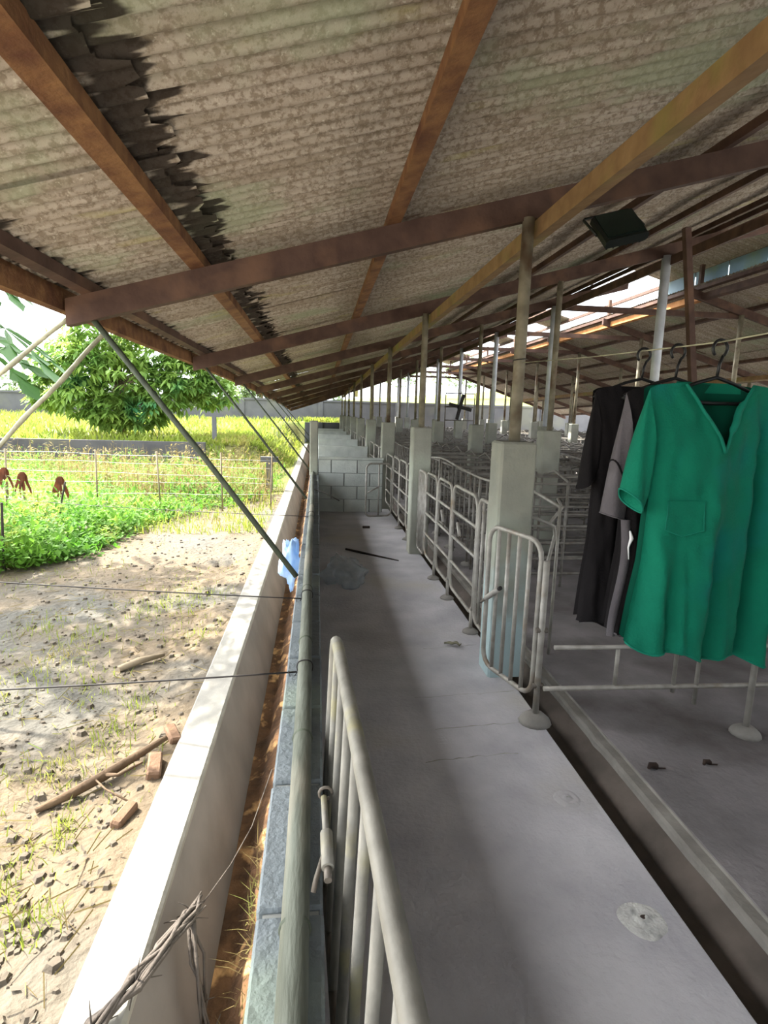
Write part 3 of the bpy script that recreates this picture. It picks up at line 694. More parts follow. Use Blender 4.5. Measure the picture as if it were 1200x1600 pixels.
def lerp_tab(tab, z):
    for (z0, a), (z1, c) in zip(tab[:-1], tab[1:]):
        if z <= z0 and z >= z1: return a + (c - a) * (z0 - z) / (z0 - z1)
    return tab[0][1] if z > tab[0][0] else tab[-1][1]
XL = [(1.66, -.225), (1.645, -.226), (1.5, -.215), (1.33, -.192), (1.09, -.197), (.95, -.215), (.80, -.228)]
XR = [(1.66, .245), (1.645, .248), (1.5, .25), (1.33, .255), (1.1, .272), (.80, .285)]
def shirt(name, label, x0, y0, zoff, sx, mats, seed, neck_v=True, hem=(.905, .815), sleeve=None, rz=.0, collar=True, pocket=True, stripe=None):
    rnd = random.Random(seed); t = thing(name, label, 'shirt', (x0, y0, 0), rz)
    zV = 1.455 if neck_v else 1.60; xV = -.005; nl, nr = -.115, .108
    ph = [rnd.uniform(0, 6) for _ in range(8)]
    def fold(x, z):
        tt = max(0, min(1, (1.66 - z) / .8)); xx = x / .25
        f = .017 * math.sin(x * 46 + ph[0] + 1.6 * tt) * tt + .010 * math.sin(x * 83 + ph[1] - 2.5 * tt) * tt ** 1.2 + .018 * math.sin(x * 21 + ph[2] + .8 * tt) * (.25 + tt)
        f += -.085 * math.exp(-((x - .165 - .02 * tt) / .026) ** 2) * min(1, tt * 2.5) - .03 * math.exp(-((x + .10 - .05 * tt) / .014) ** 2) * max(0, tt - .25)          # deep fold
        f += .016 * math.exp(-((x + .02 + .18 * tt) / .03) ** 2) * tt
        f += .012 * noise.noise((x * 14, z * 8, seed)) + .007 * noise.noise((x * 34 + z * 9, z * 16, seed))
        f += .008 * math.exp(-((x + .17 - .10 * (tt - .5)) / .012) ** 2) * (1 if tt > .5 else 0)
        return f
    def vol(x, z):
        a, c = lerp_tab(XL, z), lerp_tab(XR, z); m = (a + c) / 2; h = (c - a) / 2
        return math.sqrt(max(0, 1 - ((x - m) / h) ** 2))
    def hemz(x): u = (x + .23) / .51; return hem[0] + (hem[1] - hem[0]) * u ** .6 + .012 * math.sin(x * 30 + ph[3])
    body = MB(); NU, NV = 26, 54
    def topz(x):
        ax = abs(x); return 1.672 - .11 * max(0, ax - .11) ** 1.0 - (.9 * max(0, ax - .19) ** 1.4)
    for half in (-1, 1):
        def fr(u, v):
            zr = 1.66 + v * (.80 - 1.66)
            xe = lerp_tab(XL if half < 0 else XR, zr)
            q = max(0, min(1, (zr - zV) / (1.655 - zV))); xi = xV + ((nl if half < 0 else nr) - xV) * q ** (1.15 if neck_v else .5)
            x = xe + (xi - xe) * u; z = topz(x) + (hemz(x) - topz(x)) * v
            d = (.012 + .046 * vol(x, z) * min(1, (1.70 - z) / .18)) + fold(x, z) * vol(x, z) ** .5
            return (x * sx, -d, z + zoff)
        body.grid(fr, NU, NV)
    def bk(u, v):
        zr = 1.66 + v * (.80 - 1.66); x = lerp_tab(XL, zr) + (lerp_tab(XR, zr) - lerp_tab(XL, zr)) * u
        z = topz(x) + (hemz(x) + .012 - topz(x)) * v
        return (x * sx, .012 + .02 * vol(x, z) + .5 * fold(-x, z) * vol(x, z) ** .5, z + zoff)
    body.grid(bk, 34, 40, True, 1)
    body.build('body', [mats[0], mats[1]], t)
    # sleeves
    for sgn, (so, si, co, ci) in ((-1, sleeve or ((-.226, 1.648), (-.195, 1.40), (-.283, 1.365), (-.215, 1.295))), (1, ((.247, 1.648), (.255, 1.40), (.315, 1.36), (.262, 1.29)))):
        s_ = MB(); n = 14
        def sl(u, v):
            a = 2 * PI * u
            o = (so[0] + (co[0] - so[0]) * v, so[1] + (co[1] - so[1]) * v); i = (si[0] + (ci[0] - si[0]) * v, si[1] + (ci[1] - si[1]) * v)
            m = ((o[0] + i[0]) / 2, (o[1] + i[1]) / 2); h = ((o[0] - i[0]) / 2, (o[1] - i[1]) / 2)
            dd = (.026 + .018 * v) * math.sin(a) + .006 * math.sin(3 * a + 5 * v + ph[4])
            bow = -.016 * math.sin(PI * v) * sgn * 0
            return ((m[0] + h[0] * math.cos(a) + bow) * sx, dd - .01, m[1] + h[1] * math.cos(a) + zoff)
        s_.grid(sl, 22, 12); sv = s_.build('sleeve', mats[2], t)
        ring = [Vector(sl(k / 22, 1.0)) for k in range(22)]
        MB().tube(ring, .003, 5, closed=True).build('cuff', mats[3], sv)
        if stripe:
            ring = [Vector(sl(k / 22, .55)) * 1.0 for k in range(22)]; MB().tube(ring, .0035, 5, closed=True).build('stripe', stripe, sv)
    # neck trim follows the opening
    def edge(half, k, n=14):
        v = (1.66 - (zV + (1.655 - zV) * (1 - k / n))) / .86; zr = 1.66 - v * .86
        q = max(0, min(1, (zr - zV) / (1.655 - zV))); xi = xV + ((nl if half < 0 else nr) - xV) * q ** (1.15 if neck_v else .5)
        z = topz(xi) + (hemz(xi) - topz(xi)) * v; d = .012 + .046 * vol(xi, z) * min(1, (1.70 - z) / .18) + fold(xi, z) * vol(xi, z) ** .5
        return Vector((xi * sx, -d - .002, z + zoff))
    if collar:
        for half in (-1, 1): MB().tube([edge(half, k) for k in range(15)], [(.005 if half < 0 or not 4 <= k <= 9 else .011) for k in range(15)], 6).build('neck_trim', mats[3], t)
        MB().grid(lambda u, v: ((nl + (nr - nl) * u) * sx, .022 + .012 * math.sin(PI * u) - .002 * v, 1.676 - .03 * v + zoff), 12, 2).build('collar', mats[2], t)
    if pocket:
        pk = MB()
        def pf(u, v):
            x = -.155 + .11 * u; z = 1.335 - .085 * v - (.02 * (1 - abs(2 * u - 1)) * (v > .9))
            return (x * sx, -(.012 + .046 * vol(x, z) + fold(x, z) * vol(x, z) ** .5) - .006, z + zoff)
        pk.grid(pf, 8, 8); po = pk.build('pocket', mats[0], t)
        MB().tube([pf(0, 0), pf(0, .5), pf(0, 1), pf(.5, 1), pf(1, 1), pf(1, .5), pf(1, 0)], .0022, 5).build('stitching', mats[3], po)
    # hem roll
    MB().tube([(lambda x: (x * sx, -(.012 + .046 * vol(x, hemz(x)) + fold(x, hemz(x)) * vol(x, hemz(x)) ** .5), hemz(x) + zoff))(-.222 + .505 * k / 30) for k in range(31)], .0035, 5).build('hem', mats[3], t)
    return t
shirt('shirt', 'worn green short-sleeved shirt with open neck, nearest on the clothesline', 1.152, 1.60, 0, 1.0, ['green_cloth', 'green_inside', 'green_cloth', 'green_trim'], 3, rz=.10)
gs = shirt('shirt', 'grey shirt with dark body hanging behind the green shirt', 1.165, 1.80, .0, .80, ['black_cloth', 'black_cloth', 'grey_cloth', 'grey_cloth'], 11, neck_v=False, hem=(.85, .84), collar=False, pocket=False, stripe='black_cloth', sleeve=((-.226, 1.648), (-.185, 1.42), (-.285, 1.255), (-.19, 1.235)))
# grey side panel and white print of the grey shirt
MB().grid(lambda u, v: (-.178 + .035 * u + .012 * math.sin(v * 5), -.045 - .012 * math.sin(PI * u), 1.24 - .40 * v), 4, 12).build('side_panel', 'grey_cloth', gs)
MB().tube([(-.150, -.06, 1.205), (-.144, -.064, 1.18), (-.150, -.06, 1.15), (-.146, -.062, 1.11)], [.003, .007, .003, .002], 6).build('print', 'print_white', gs)
shirt('shirt', 'black shirt with long body, farthest of the hanging shirts', 1.150, 2.00, .01, .76, ['black_cloth', 'black_cloth', 'black_cloth', 'black_cloth'], 23, neck_v=False, hem=(.80, .79), collar=False, pocket=False, sleeve=((-.226, 1.648), (-.18, 1.42), (-.275, 1.30), (-.20, 1.35)))

# ------------------------------------------------------------------ floodlight under the rafter
t = thing('floodlight', 'dark floodlight hanging by its bracket under the first rafter', 'lamp', (1.52, 3.0, 2.53), 0)
t.rotation_euler = (math.radians(-38), math.radians(-15), 0)
MB().cbox((-.115, -.025, -.10), (.115, .025, .10), .012).build('housing', 'lamp_body', t)
MB().box((0, -.028, 0), (.20, .006, .165)).build('lens', 'lamp_glass', t)
for k in range(6): MB().box((-.09 + .036 * k, .035, 0), (.006, .022, .17)).build('fin', 'lamp_body', t)
MB().tube([(-.128, 0, -.02), (-.128, .02, .13), (-.120, .02, .138), (.120, .02, .138), (.128, .02, .13), (.128, 0, -.02)], .007, 8).build('bracket', 'lamp_body', t)
for x in (-.05, .03, .09): MB().tube([(x, .02, .138), (x + .01, .10, .17), (x + .005, .21, .20)], .0018, 5).build('tie_wire', 'wire', t)

# ------------------------------------------------------------------ litter
def crumple(name, m, label, c, r, sc, seed, cat='bag', n=18):
    b = MB()
    def f(u, v):
        a, ph_ = 2 * PI * u, PI * v
        d = Vector((math.sin(ph_) * math.cos(a), math.sin(ph_) * math.sin(a), math.cos(ph_)))
        k = r * (1 + .55 * noise.noise(d * 1.7 + Vector((seed, 0, 0))) + .35 * abs(noise.noise(d * 4.5 + Vector((0, seed, 0)))))
        return (c[0] + d.x * k * sc[0], c[1] + d.y * k * sc[1], max(c[2] + d.z * k * sc[2], .004 if c[2] < .2 else -9))
    b.grid(f, n * 2, n, True); o = b.build(name, m); tag(o, label, cat); return o
crumple('plastic_bag', 'bag_blue', 'pale blue plastic bag caught between the bamboo and the wall', (-.19, 4.15, .47), .12, (.55, .8, 1.35), 2.3)
crumple('plastic_sheet', 'bag_clear', 'clear crumpled plastic lying on the dark side of the walkway', (.27, 5.35, .05), .2, (.85, 1.6, .55), 5.1, 'plastic')
def stick(label, pts, r, m='wood_dark', name='stick', n=6):
    tag(MB().tube(pts, r, n).build(name, m), label, 'stick')
stick('thin dark stick lying across the walkway by the clear plastic', [(.33, 6.46, .012), (.5, 6.28, .014), (.68, 6.12, .010), (.87, 5.94, .010)], [.012, .013, .010, .006])
stick('pale straw sticking out of the clear plastic', [(.20, 5.95, .10), (.27, 5.7, .09), (.36, 5.30, .04)], .006, 'straw_white')
stick('thin stick poking over the wall edge by the bamboo', [(-.05, 7.2, .60), (.10, 7.0, .58), (.26, 6.8, .52)], .006)
tag(MB().cbox((.62, 7.72, 0), (.72, 7.76, .03), .004).build('wood_scrap', 'wood_dark'), 'small dark scrap lying before the open gate', 'scrap')
b = MB(); b.grid(lambda u, v: ((u - .5) * .12, (v - .5) * .05 * math.sin(PI * min(1, max(.05, u))), .006 + .022 * abs(math.sin(u * 7)) * u + .012 * abs(v - .5) * 2), 10, 4)
o = b.build('dry_leaf', 'bamboo_pale'); o.location = (.93, 3.66, 0); o.rotation_euler = (0, 0, -.5); tag(o, 'curled pale dry leaf on the walkway beside the first gate', 'leaf')

# ------------------------------------------------------------------ yard ground
def ground(x, y):
    b_ = -.05 + .03 * noise.noise((x * .9, y * .9, 0)) + .018 * noise.noise((x * 3.1, y * 3.1, 4)) + .010 * noise.noise((x * 9, y * 9, 8)) + (.010 * noise.noise((x * 22, y * 22, 3)) if y < 8 else 0)
    b_ *= min(1, max(.25, (-.64 - x) / .3))
    k = max(0, min(1, (y - 16.9) / .5)); e = 1 if y > 28.7 else max(0, min(1, (-.70 - x) / 1.3)); b_ += (k * .58 + max(0, min(1, (y - 17.4) / 12)) * .5) * e * e * (3 - 2 * e)
    return b_
def terr(x0, x1, y0, y1, nx, ny, px=1.0, py=1.0):
    b = MB(); b.grid(lambda u, v: (lambda x, y: (x, y, ground(x, y)))(x1 + (x0 - x1) * u ** px, y0 + (y1 - y0) * v ** py), nx, ny, True); return b
struct(terr(-34, -.64, -2, 11, 230, 330, 3.0).build('ground', 'dirt'), 'bare dry dirt yard outside the barn')
gg = terr(-40, -.64, 11, 31.2, 110, 90, 1.6); gg.grid(lambda u, v: (lambda x, y: (x, y, ground(x, y)))(1.6 - 2.24 * u, 28.75 + 1.9 * v), 8, 8); gg.mm((1.6, 28.75, -.1), (1.75, 30.6, .95))
struct(gg.build('ground_grassy', 'grass_ground'), 'grassy yard rising towards the perimeter wall')
b = MB(); b.mm((-.64, 28.7, -.4), (60, 31.2, -.02)); b.mm((12.2, -40, -.4), (60, 31.2, -.02)); b.mm((-34, -60, -.5), (12.2, -2, -.06)); struct(b.build('ground_yard', 'yard'), 'pale concrete yard around the barn')
b = MB(); b.mm((-34, 16.95, -.2), (-3.2, 17.12, .60)); struct(b.build('wall_terrace', 'terrace'), 'low grey terrace wall across the yard')
b = MB(); b.mm((-60, 30.6, -.3), (60, 30.8, 2.08)); b.mm((-60, 30.55, 2.06), (60, 30.85, 2.16))
for i in range(30): b.mm((-60 + i * 4, 30.52, -.3), (-59.75 + i * 4, 30.6, 2.08))
struct(b.build('wall_perimeter', 'perimeter'), 'long grey concrete perimeter wall behind the barn')
b = MB(); b.grid(lambda u, v: (-40 + 130 * u, 31 + 60 * v, .6 + 5.4 * v ** .8 * min(1, .35 + max(0, u - .25) * 2) + .3 * noise.noise((u * 20, v * 9, 0))), 60, 30)
struct(b.build('hill', 'hill'), 'bright yellow-green grass slope beyond the perimeter wall')
b = MB(); b.mm((-300, 90, -2), (300, 300, 1.5)); b.mm((-300, -300, -2), (300, -59, -.1)); b.mm((-300, -60, -2), (-34, 91, -.12)); b.mm((60, -60, -2), (300, 91, -.1))
struct(b.build('ground_far', 'grass_ground'), 'distant flat grassland')

# leaves, blades and pebbles: cover nobody could count
def blade(b, x, y, z, h, w, lean, az, mi=0):
    c, s = math.cos(az), math.sin(az); lx, ly = lean * math.cos(az + 1.3), lean * math.sin(az + 1.3)
    o = len(b.v)
    b.v += [(x - c * w, y - s * w, z), (x + c * w, y + s * w, z), (x + lx * .4 + c * w * .8, y + ly * .4 + s * w * .8, z + h * .6), (x + lx * .4 - c * w * .8, y + ly * .4 - s * w * .8, z + h * .6), (x + lx, y + ly, z + h)]
    b.f += [(o, o + 1, o + 2, o + 3), (o + 3, o + 2, o + 4)]; b.sm += [True] * 2; b.mi += [mi] * 2
def leafq(b, p, L, w, d, up, mi=0):
    d = d.normalized(); s = d.cross(up)
    if s.length < 1e-3: s = d.orthogonal()
    s.normalize(); nrm = s.cross(d) * (w * .25); o = len(b.v); p = Vector(p)
    b.v += [tuple(p), tuple(p + d * L * .45 + s * w + nrm), tuple(p + d * L), tuple(p + d * L * .45 - s * w + nrm)]
    b.f += [(o, o + 1, o + 2), (o, o + 2, o + 3)]; b.sm += [False] * 2; b.mi += [mi] * 2
def rv(): return Vector((random.gauss(0, 1), random.gauss(0, 1), random.gauss(0, 1))).normalized()

def weed_edge(y):
    T = [(-5, -9), (4.5, -5.0), (5.7, -3.0), (6.3, -2.5), (8.4, -2.2), (10.2, -1.15), (12, -.8), (40, -.8)]
    for (a, xa), (c, xc) in zip(T[:-1], T[1:]):
        if a <= y < c: return xa + (xc - xa) * (y - a) / (c - a)
    return -.8
b = MB()                                          # short grass of the dirt yard
tufts = [(-1.15, 2.45, .12, 60), (-1.0, 2.75, .16, 90), (-1.6, 3.5, .22, 120), (-1.75, 3.0, .2, 90), (-1.25, 3.25, .15, 60), (-1.05, 4.9, .28, 160), (-1.3, 4.6, .2, 90), (-1.6, 3.95, .2, 90), (-.95, 2.05, .07, 40), (-.85, 1.65, .07, 50), (-1.05, 1.8, .1, 60), (-1.15, 1.45, .09, 40), (-.8, 4.0, .12, 40), (-2.0, 4.2, .22, 90), (-1.4, 2.15, .12, 60), (-.95, 3.05, .12, 50), (-1.9, 2.5, .2, 60), (-1.0, 1.35, .08, 40)]
for x, y, r, n in tufts:
    for i in range(int(n * 1.3)):
        xx, yy = random.gauss(x, r * .55), random.gauss(y, r * .8)
        if xx > -.67: continue
        blade(b, xx, yy, ground(xx, yy) - .004, random.uniform(.02, .075), random.uniform(.0012, .003), random.uniform(.01, .06), random.uniform(0, 6.3))
for i in range(5200):
    y = random.uniform(1, 11); x = random.uniform(-.7 - y * .62, -.68)
    if noise.noise((x * 1.1, y * 1.1, 7)) < -.05: continue
    blade(b, x, y, ground(x, y) - .004, random.uniform(.015, .05), random.uniform(.0015, .003), random.uniform(.01, .05), random.uniform(0, 6.3))
for i in range(6500):
    y = random.uniform(7.5, 16.8); x = random.uniform(-.7 - (y - 5) * .8, -.68)
    blade(b, x, y, ground(x, y) - .01, random.uniform(.04, .16), random.uniform(.004, .008), random.uniform(.02, .12), random.uniform(0, 6.3))
tag(b.build('grass_cover', 'grass'), 'thin yellow-green grass growing over the dirt yard', 'grass', None, 'stuff'); b = MB()
for i in range(10500):
    y = 17.4 + 12.9 * random.random() ** 1.3; x = random.uniform(-18, -.75)
    blade(b, x, y, ground(x, y) - .02, random.uniform(.08, .32), random.uniform(.015, .035), random.uniform(.05, .3), random.uniform(0, 6.3))
for i in range(3800):
    y = random.uniform(16.6, 22); x = random.uniform(-4.2, -.72); blade(b, x, y, ground(x, y) - .02, random.uniform(.06, .24), random.uniform(.012, .026), random.uniform(.05, .25), random.uniform(0, 6.3))
tag(b.build('bank_grass', 'grass'), 'tall bright grass on the bank before the perimeter wall', 'grass', None, 'stuff'); b = MB()
for i in range(700):
    y = random.uniform(28.9, 30.3); x = random.uniform(-.7, 1.5); blade(b, x, y, ground(x, y) - .02, random.uniform(.08, .3), .025, random.uniform(.05, .3), random.uniform(0, 6.3))
tag(b.build('end_grass', 'grass'), 'bright grass tuft beyond the far end of the walkway', 'grass', None, 'stuff')
b = MB()                                          # dry straw litter
for i in range(900):
    y = random.uniform(1.1, 6); x = random.uniform(-.7 - y * .55, -.68); a = random.uniform(0, 6.3); L_ = random.uniform(.03, .16)
    z = ground(x, y) + .004; o = len(b.v); w = .0015
    b.v += [(x, y, z), (x + math.cos(a) * L_, y + math.sin(a) * L_, z + .006), (x + math.cos(a) * L_ - math.sin(a) * w * 2, y + math.sin(a) * L_ + math.cos(a) * w * 2, z + .009), (x - math.sin(a) * w * 2, y + math.cos(a) * w * 2, z + .003)]
    b.f.append((o, o + 1, o + 2, o + 3)); b.sm.append(False); b.mi.append(0)
tag(b.build('straw_litter', 'weed_dry'), 'dry straw and stalks scattered over the dirt yard', 'straw', None, 'stuff')
b = MB()                                          # fallen leaves
for i in range(1500):
    y = 1.1 + 6 * random.random(); x = random.uniform(-.7 - y * .58, -.68)
    if noise.noise((x * .8, y * .8, 21)) < -.15: continue
    d = rv(); d.z *= .25; leafq(b, (x, y, ground(x, y) + .008), random.uniform(.015, .045), random.uniform(.004, .011), d, Vector((0, 0, 1)))
tag(b.build('leaf_litter', 'litter'), 'grey and brown fallen leaves scattered over the dirt yard', 'leaves', None, 'stuff')
b = MB()                                          # pebbles and clods
for i in range(1700):
    y = 1.0 + 6.5 * random.random() ** 1.4; x = random.uniform(-.72 - y * .6, -.68); r = random.choice((.006, .009, .012, .018, .026)) * random.uniform(.7, 1.2)
    z = ground(x, y); a = random.uniform(0, 3)
    pts = [(math.cos(a + k * 1.257) * r * random.uniform(.7, 1.2), math.sin(a + k * 1.257) * r * random.uniform(.7, 1.2)) for k in range(5)]
    b.add([(x + p[0], y + p[1], z - .003) for p in pts] + [(x + p[0] * .6, y + p[1] * .6, z + r * .55) for p in pts], [(k, (k + 1) % 5, 5 + (k + 1) % 5, 5 + k) for k in range(5)] + [(5, 6, 7, 8, 9)])
tag(b.build('pebbles', 'stone'), 'pebbles and dirt clods scattered over the yard', 'pebbles', None, 'stuff')

b = MB()                                          # leafy weeds
UPV = Vector((0, 0, 1))
for i in range(3600):
    y = 5.3 + 11.5 * random.random() ** 1.5; xe = weed_edge(y)
    x = xe - abs(random.gauss(0, 1)) * (1.0 + (y - 5) * .28)
    if y > 11.0: x = random.uniform(-1.0 - y * .62, -.9)
    lush = 1 if y < 8.5 else .6
    h = random.uniform(.06, .30) * (1 if x < xe - .3 else .55) * (.8 + .4 * lush) * (.5 + 1.5 * max(0, .45 + noise.noise((x * .9, y * .9, 2))))
    nl_ = 9 if y < 9 else 6
    for k in range(nl_):
        p = Vector((x + random.gauss(0, .09), y + random.gauss(0, .09), ground(x, y) + h * random.uniform(.15, 1)))
        d = rv(); d.z = d.z * .8 + .1
        leafq(b, p, random.uniform(.04, .13), random.uniform(.012, .034), d, UPV)
tag(b.build('weed_cover', 'weed'), 'lush green leafy weeds covering the middle of the yard', 'weeds', None, 'stuff')
b = MB()                                          # tall dry stalks farther back
for i in range(900):
    y = random.uniform(10, 16.8); x = random.uniform(-.9 - (y - 8) * 1.0, -.9)
    h = random.uniform(.25, .75); z = ground(x, y)
    blade(b, x, y, z, h, .007, random.uniform(.02, .15), random.uniform(0, 6.3))
    for k in range(3):
        d = rv(); d.z = -abs(d.z) * .6
        leafq(b, (x, y, z + h * random.uniform(.4, 1)), random.uniform(.1, .22), .018, d, UPV)
tag(b.build('dry_weeds', 'weed_dry'), 'tall straw-coloured dry weeds in front of the terrace wall', 'weeds', None, 'stuff')

# dry wilted plants
for x, y, h, l in ((-3.8, 9.0, .55, 'wilted brown plant with drooping leaves, rightmost of three in the weeds'), (-4.32, 9.0, .58, 'wilted brown plant with drooping leaves, middle of three in the weeds'), (-4.62, 9.1, .64, 'wilted brown plant at the left edge of the yard')):
    z = ground(x, y); t = thing('wilted_plant', l, 'plant', (x, y, z))
    MB().tube([(0, 0, 0), (.01, 0, h)], [.012, .008], 6).build('stem', 'trunk', t)
    for k in range(7):
        a = k * .9; L_ = random.uniform(.25, .42)
        MB().grid(lambda u, v: (math.cos(a) * (.01 + .09 * v ** .8 * (1 + .6 * math.sin(k * 7))) + (u - .5) * .045 * math.sin(PI * min(.97, v * .8 + .15)) + .01 * math.sin(v * 9 + k), math.sin(a) * (.01 + .07 * v), h + .02 - L_ * v ** 1.2), 2, 6).build('leaf', 'dead_leaf', t)
# yard fence: stakes and strands
t = thing('yard_fence', 'wire fence on thin stakes crossing the yard behind the weeds', 'fence', (0, 0, 0))
xs = [-7.2, -5.9, -4.7, -3.4, -2.45, -1.5, -.75]
for x in xs: MB().tube([(x, 9.3, ground(x, 9.3) - .05), (x + jig(0, .04), 9.3, .88)], .013, 6).build('stake', 'trunk', t)
for z in (.22, .40, .58, .74, .86):
    MB().tube([(-7.2 + 6.45 * i / 24, 9.3, z + .008 * math.sin(i * 1.05 + z * 9) - .10 * (i / 24) ** 2 * (z > .5)) for i in range(25)], .0025, 5).build('strand', 'wire_pale', t)
for x, y, h, lx, l in ((-3.31, 2.03, .62, .0, 'thin stake holding the near fence wire, outside the picture'), (-3.41, 3.15, .85, .0, 'thin stake holding the farther fence wire, outside the picture'), (-3.02, 5.8, .62, .03, 'dark thin stake at the left edge of the weeds'), (-3.6, 8.4, .5, .12, 'leaning thin stake among the weeds')):
    stick(l, [(x, y, -.08), (x + lx * .5, y, h * .5), (x + lx, y, h)], .012, 'wood_dark', 'stake')
# concrete T posts
for x, y, h, w, l in ((-3.1, 18.0, 1.45, .5, 'grey concrete T-post standing on the grassy bank'), (-.95, 11.6, .68, .34, 'small concrete T-post beside the far kerb')):
    z = ground(x, y); t = thing('concrete_post', l, 'post', (x, y, z - .03))
    MB().mm((-.06, -.06, 0), (.06, .06, h - z - .1)).build('shaft', 'perimeter', t); MB().mm((-w / 2, -.06, h - z - .1), (w / 2, .06, h - z)).build('head', 'perimeter', t)

# branches, sticks and brick pieces next to the kerb
def gz(x, y, d=0): return (x, y, ground(x, y) + d)
t = thing('fallen_branch', 'thick brown branch lying on the dirt against the kerb', 'branch', (0, 0, 0))
MB().tube([gz(-1.10, 2.19, .02), gz(-1.0, 2.27, .03), gz(-.90, 2.36, .035), gz(-.80, 2.46, .035), gz(-.69, 2.57, .05)], [.012, .02, .022, .018, .012], 8).build('limb', 'wood_stick', t)
MB().tube([gz(-.90, 2.36, .04), gz(-.83, 2.33, .05), gz(-.75, 2.40, .04)], [.010, .007, .004], 6).build('twig', 'wood_stick', t)
stick('greenish weathered stick on the dirt in the tree shade', [gz(-1.2, 3.47, .02), gz(-1.1, 3.55, .03), gz(-.98, 3.66, .03)], [.02, .024, .014], 'trunk', 'stick', 8)
stick('pale thin twig crossing the thick brown branch', [gz(-.98, 2.40, .04), gz(-.85, 2.24, .05), gz(-.72, 2.14, .03)], .004, 'wood_stick')
for x, y, s, rz, l in ((-.69, 2.66, .9, .5, 'broken brick piece leaning on the kerb, farthest of three'), (-.705, 2.40, 1.0, .2, 'broken brick piece against the kerb beside the branch'), (-.735, 2.10, .8, -.3, 'broken brick piece against the kerb, nearest of three')):
    b = MB().cbox((-.03 * s, -.075 * s, 0), (.03 * s, .075 * s, .05 * s), .008); o = b.build('brick_piece', 'brick'); o.location = (x, y, ground(x, y) - .01); o.rotation_euler = (.1, .15, rz); tag(o, l, 'brick')
# dead vine over the kerb into the gutter
t = thing('dead_vine', 'tangle of dead vine hanging over the kerb into the gutter', 'vine', (0, 0, 0))
K = [Vector(p) for p in ((-.60, 1.10, .03), (-.54, 1.25, .035), (-.475, 1.37, .03), (-.43, 1.50, .0), (-.39, 1.62, -.03), (-.365, 1.72, -.06))]
for k in range(9):
    j = [p + Vector((jig(0, .022), jig(0, .03), random.uniform(0, .025))) for p in K]; MB().tube(j, [.006, .007, .008, .007, .006, .003], 6).build('strand', 'vine', t)
K2 = [Vector(p) for p in ((-.385, 1.66, -.04), (-.36, 1.60, -.14), (-.335, 1.53, -.24), (-.31, 1.48, -.34))]
for k in range(7):
    j = [p + Vector((jig(0, .018), jig(0, .03), 0)) for p in K2]; MB().tube(j, [.006, .005, .004, .002], 6).build('root', 'vine', t)
for k in range(22):
    p = random.choice(K[1:] + K2); d = rv() * random.uniform(.04, .11); MB().tube([p, p + d * .5 + Vector((0, 0, .008)), p + d], [.003, .0022, .001], 5).build('rootlet', 'vine', t)
MB().tube([(-.365, 1.72, -.06), (-.31, 1.95, -.12), (-.26, 2.2, -.16), (-.2, 2.5, -.10)], .0022, 5).build('tendril', 'vine', t)
b = MB()
for i in range(260):
    y = random.uniform(1.2, 2.2); x = random.uniform(-.24, -.1); a = random.uniform(0, 6.3); z = -.24 + (x + .24) * .5
    blade(b, x, y, z, random.uniform(.02, .07), .0018, random.uniform(.03, .1), a)
tag(b.build('gutter_straw', 'weed_dry'), 'dry straw caught in the gutter at the front', 'straw', None, 'stuff')

# ------------------------------------------------------------------ trees
def papaya_leaf(size, seed):
    rnd = random.Random(seed); b = MB(); b.v.append((0, 0, 0)); b.sm = []; 
    for k in range(9):
        a = math.radians(-150 + 37.5 * k); L_ = size * (1 - .25 * abs(k - 4) / 4) * rnd.uniform(.9, 1.05)
        def P(r, da, z=0): return (math.sin(a + da) * r, math.cos(a + da) * r, z - .22 * r * r / size)
        o = len(b.v)
        b.v += [P(L_ * .30, -.16), P(L_ * .48, -.09), P(L_ * .64, -.27), P(L_ * .68, -.08), P(L_ * .84, -.18), P(L_, 0), P(L_ * .84, .18), P(L_ * .68, .08), P(L_ * .64, .27), P(L_ * .48, .09), P(L_ * .30, .16), P(L_ * .5, 0, -.02 * size)]
        for i in range(10): b.f.append((o + i, o + i + 1, o + 11))
        b.f += [(0, o, o + 11), (0, o + 11, o + 10)]
    b.sm = [False] * len(b.f); b.mi = [0] * len(b.f); return b
pleaf = [papaya_leaf(.42, s).mesh('leaf', 'papaya_leaf') for s in range(3)]
def papaya(label, x, y, h, n, seed, extra=()):
    rnd = random.Random(seed); z = ground(x, y) - .05; t = thing('papaya_tree', label, 'tree', (x, y, z))
    MB().tube([(0, 0, 0), (.03, .02, h * .5), (.0, .0, h)], [.09, .07, .05], 10).build('trunk', 'trunk', t)
    spec = [(k * 2.4 + rnd.uniform(-.3, .3), rnd.uniform(.5, 1.15), h - .5 + .75 * k / n + rnd.uniform(-.1, .1)) for k in range(n)]
    ends = [(math.cos(a) * r, math.sin(a) * r, zz) for a, r, zz in spec] + [(p[0] - x, p[1] - y, p[2] - z) for p in extra]
    for i, e in enumerate(ends):
        root = Vector((0, 0, min(h, max(h - .5, e[2] - .1)))); E_ = Vector(e); mid = (root + E_) / 2 + Vector((0, 0, .12))
        lf = link('leaf', pleaf[i % 3], t, e); out = Vector((e[0], e[1], 0)).normalized()
        lf.rotation_euler = (rnd.uniform(-.75, -.35), rnd.uniform(-.2, .2), math.atan2(-out.x, out.y)); s = rnd.uniform(1.0, 1.45); lf.scale = (s, s, s)
        MB().tube([root, mid, E_], [.012, .009, .006], 6).build('petiole', 'leaf', t)
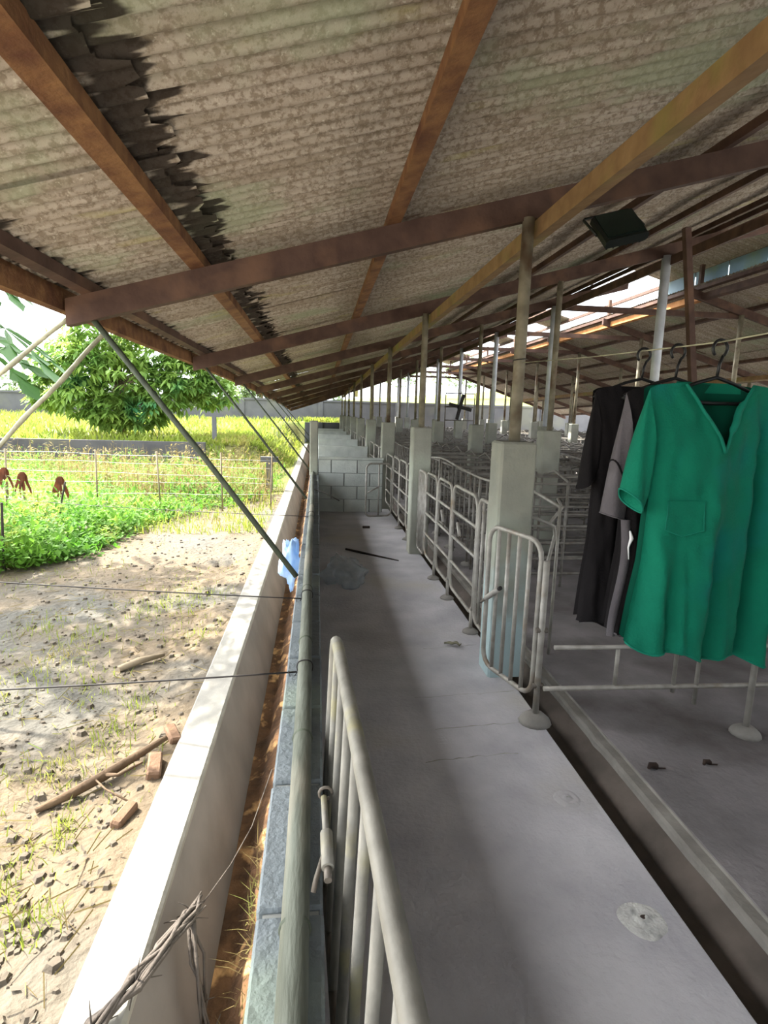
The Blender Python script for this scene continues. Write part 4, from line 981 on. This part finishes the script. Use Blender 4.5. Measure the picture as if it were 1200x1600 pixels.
papaya('papaya tree at the left edge with lobed leaves showing under the eave', -3.75, 5.0, 3.0, 16, 4, extra=((-3.2, 4.5, 3.2), (-3.0, 5.1, 3.1), (-3.3, 5.5, 3.3), (-2.9, 5.8, 3.0), (-2.28, 4.45, 2.45), (-2.3, 4.7, 2.10), (-2.5, 4.5, 2.6), (-2.35, 4.5, 1.95), (-2.2, 4.6, 2.7), (-2.3, 4.5, 3.0), (-2.5, 3.7, 3.3), (-2.1, 4.0, 3.5), (-2.4, 4.6, 3.6), (-2.9, 5.6, 3.5), (-2.8, 6.4, 3.2), (-2.6, 3.2, 3.1)))
papaya('papaya tree standing outside the picture left of the yard', -4.7, 6.8, 3.4, 34, 9, extra=((-3.3, 6.2, 3.1), (-3.2, 6.8, 3.3), (-3.0, 7.4, 3.2), (-3.8, 7.8, 3.5), (-3.4, 5.6, 3.0), (-4.6, 5.2, 3.2), (-5.0, 6.0, 3.3), (-3.5, 6.9, 3.4), (-3.6, 6.1, 3.0), (-3.9, 6.4, 3.6), (-4.4, 6.1, 3.2)))

def leafy_tree(name, label, x, y, z, h, blobs, n, L_, w, m, droop=.6, group=None, trunk_r=.12, seed=1):
    rnd = random.Random(seed); t = thing(name, label, 'tree', (x, y, z), 0, group)
    MB().tube([(0, 0, -.2), (.1, 0, h * .4), (0, 0, h * .75)], [trunk_r, trunk_r * .7, trunk_r * .35], 8).build('trunk', 'trunk', t)
    b = MB()
    for (bx, by, bz, br) in blobs:
        MB().tube([(0, 0, h * .4), (bx * .6, by * .6, (h * .4 + bz) * .5 + .1), (bx, by, bz)], [trunk_r * .5, trunk_r * .3, .02], 6).build('branch', 'trunk', t)
        for c in range(max(1, n // len(blobs) // 9)):
            q = rv() * br * rnd.uniform(.55, 1.0) ** .6
            for k in range(9):
                d = rv(); d.z = d.z * (1 - droop) - droop * rnd.uniform(.3, 1.4)
                leafq(b, (bx + q.x + rnd.gauss(0, .1) * br, by + q.y + rnd.gauss(0, .1) * br, bz + q.z * .85), L_ * rnd.uniform(.7, 1.25), w * rnd.uniform(.8, 1.2), d, UPV)
    tag(b.build('foliage', m, t), None, None, None, 'stuff')
    return t
leafy_tree('mango_tree', 'broad green tree with drooping leaves before the perimeter wall', -6.3, 19.5, .65, 4.2, [(-.3, 0, 3.3, 1.1), (-1.4, 0, 2.3, .95), (1.0, .2, 2.7, 1.0), (.3, -.5, 1.9, 1.0), (-.7, -.3, 2.4, 1.1), (2.0, 0, 2.0, .9), (-.9, -.5, 1.2, .8), (.9, -.5, .9, .75), (2.4, .2, 2.8, .8), (-.1, -.6, .8, .6), (2.9, .3, 1.5, .7), (-2.0, 0, 1.4, .7), (1.6, -.4, 1.4, .8)], 13000, .36, .055, 'leaf_mango', .62, seed=5)
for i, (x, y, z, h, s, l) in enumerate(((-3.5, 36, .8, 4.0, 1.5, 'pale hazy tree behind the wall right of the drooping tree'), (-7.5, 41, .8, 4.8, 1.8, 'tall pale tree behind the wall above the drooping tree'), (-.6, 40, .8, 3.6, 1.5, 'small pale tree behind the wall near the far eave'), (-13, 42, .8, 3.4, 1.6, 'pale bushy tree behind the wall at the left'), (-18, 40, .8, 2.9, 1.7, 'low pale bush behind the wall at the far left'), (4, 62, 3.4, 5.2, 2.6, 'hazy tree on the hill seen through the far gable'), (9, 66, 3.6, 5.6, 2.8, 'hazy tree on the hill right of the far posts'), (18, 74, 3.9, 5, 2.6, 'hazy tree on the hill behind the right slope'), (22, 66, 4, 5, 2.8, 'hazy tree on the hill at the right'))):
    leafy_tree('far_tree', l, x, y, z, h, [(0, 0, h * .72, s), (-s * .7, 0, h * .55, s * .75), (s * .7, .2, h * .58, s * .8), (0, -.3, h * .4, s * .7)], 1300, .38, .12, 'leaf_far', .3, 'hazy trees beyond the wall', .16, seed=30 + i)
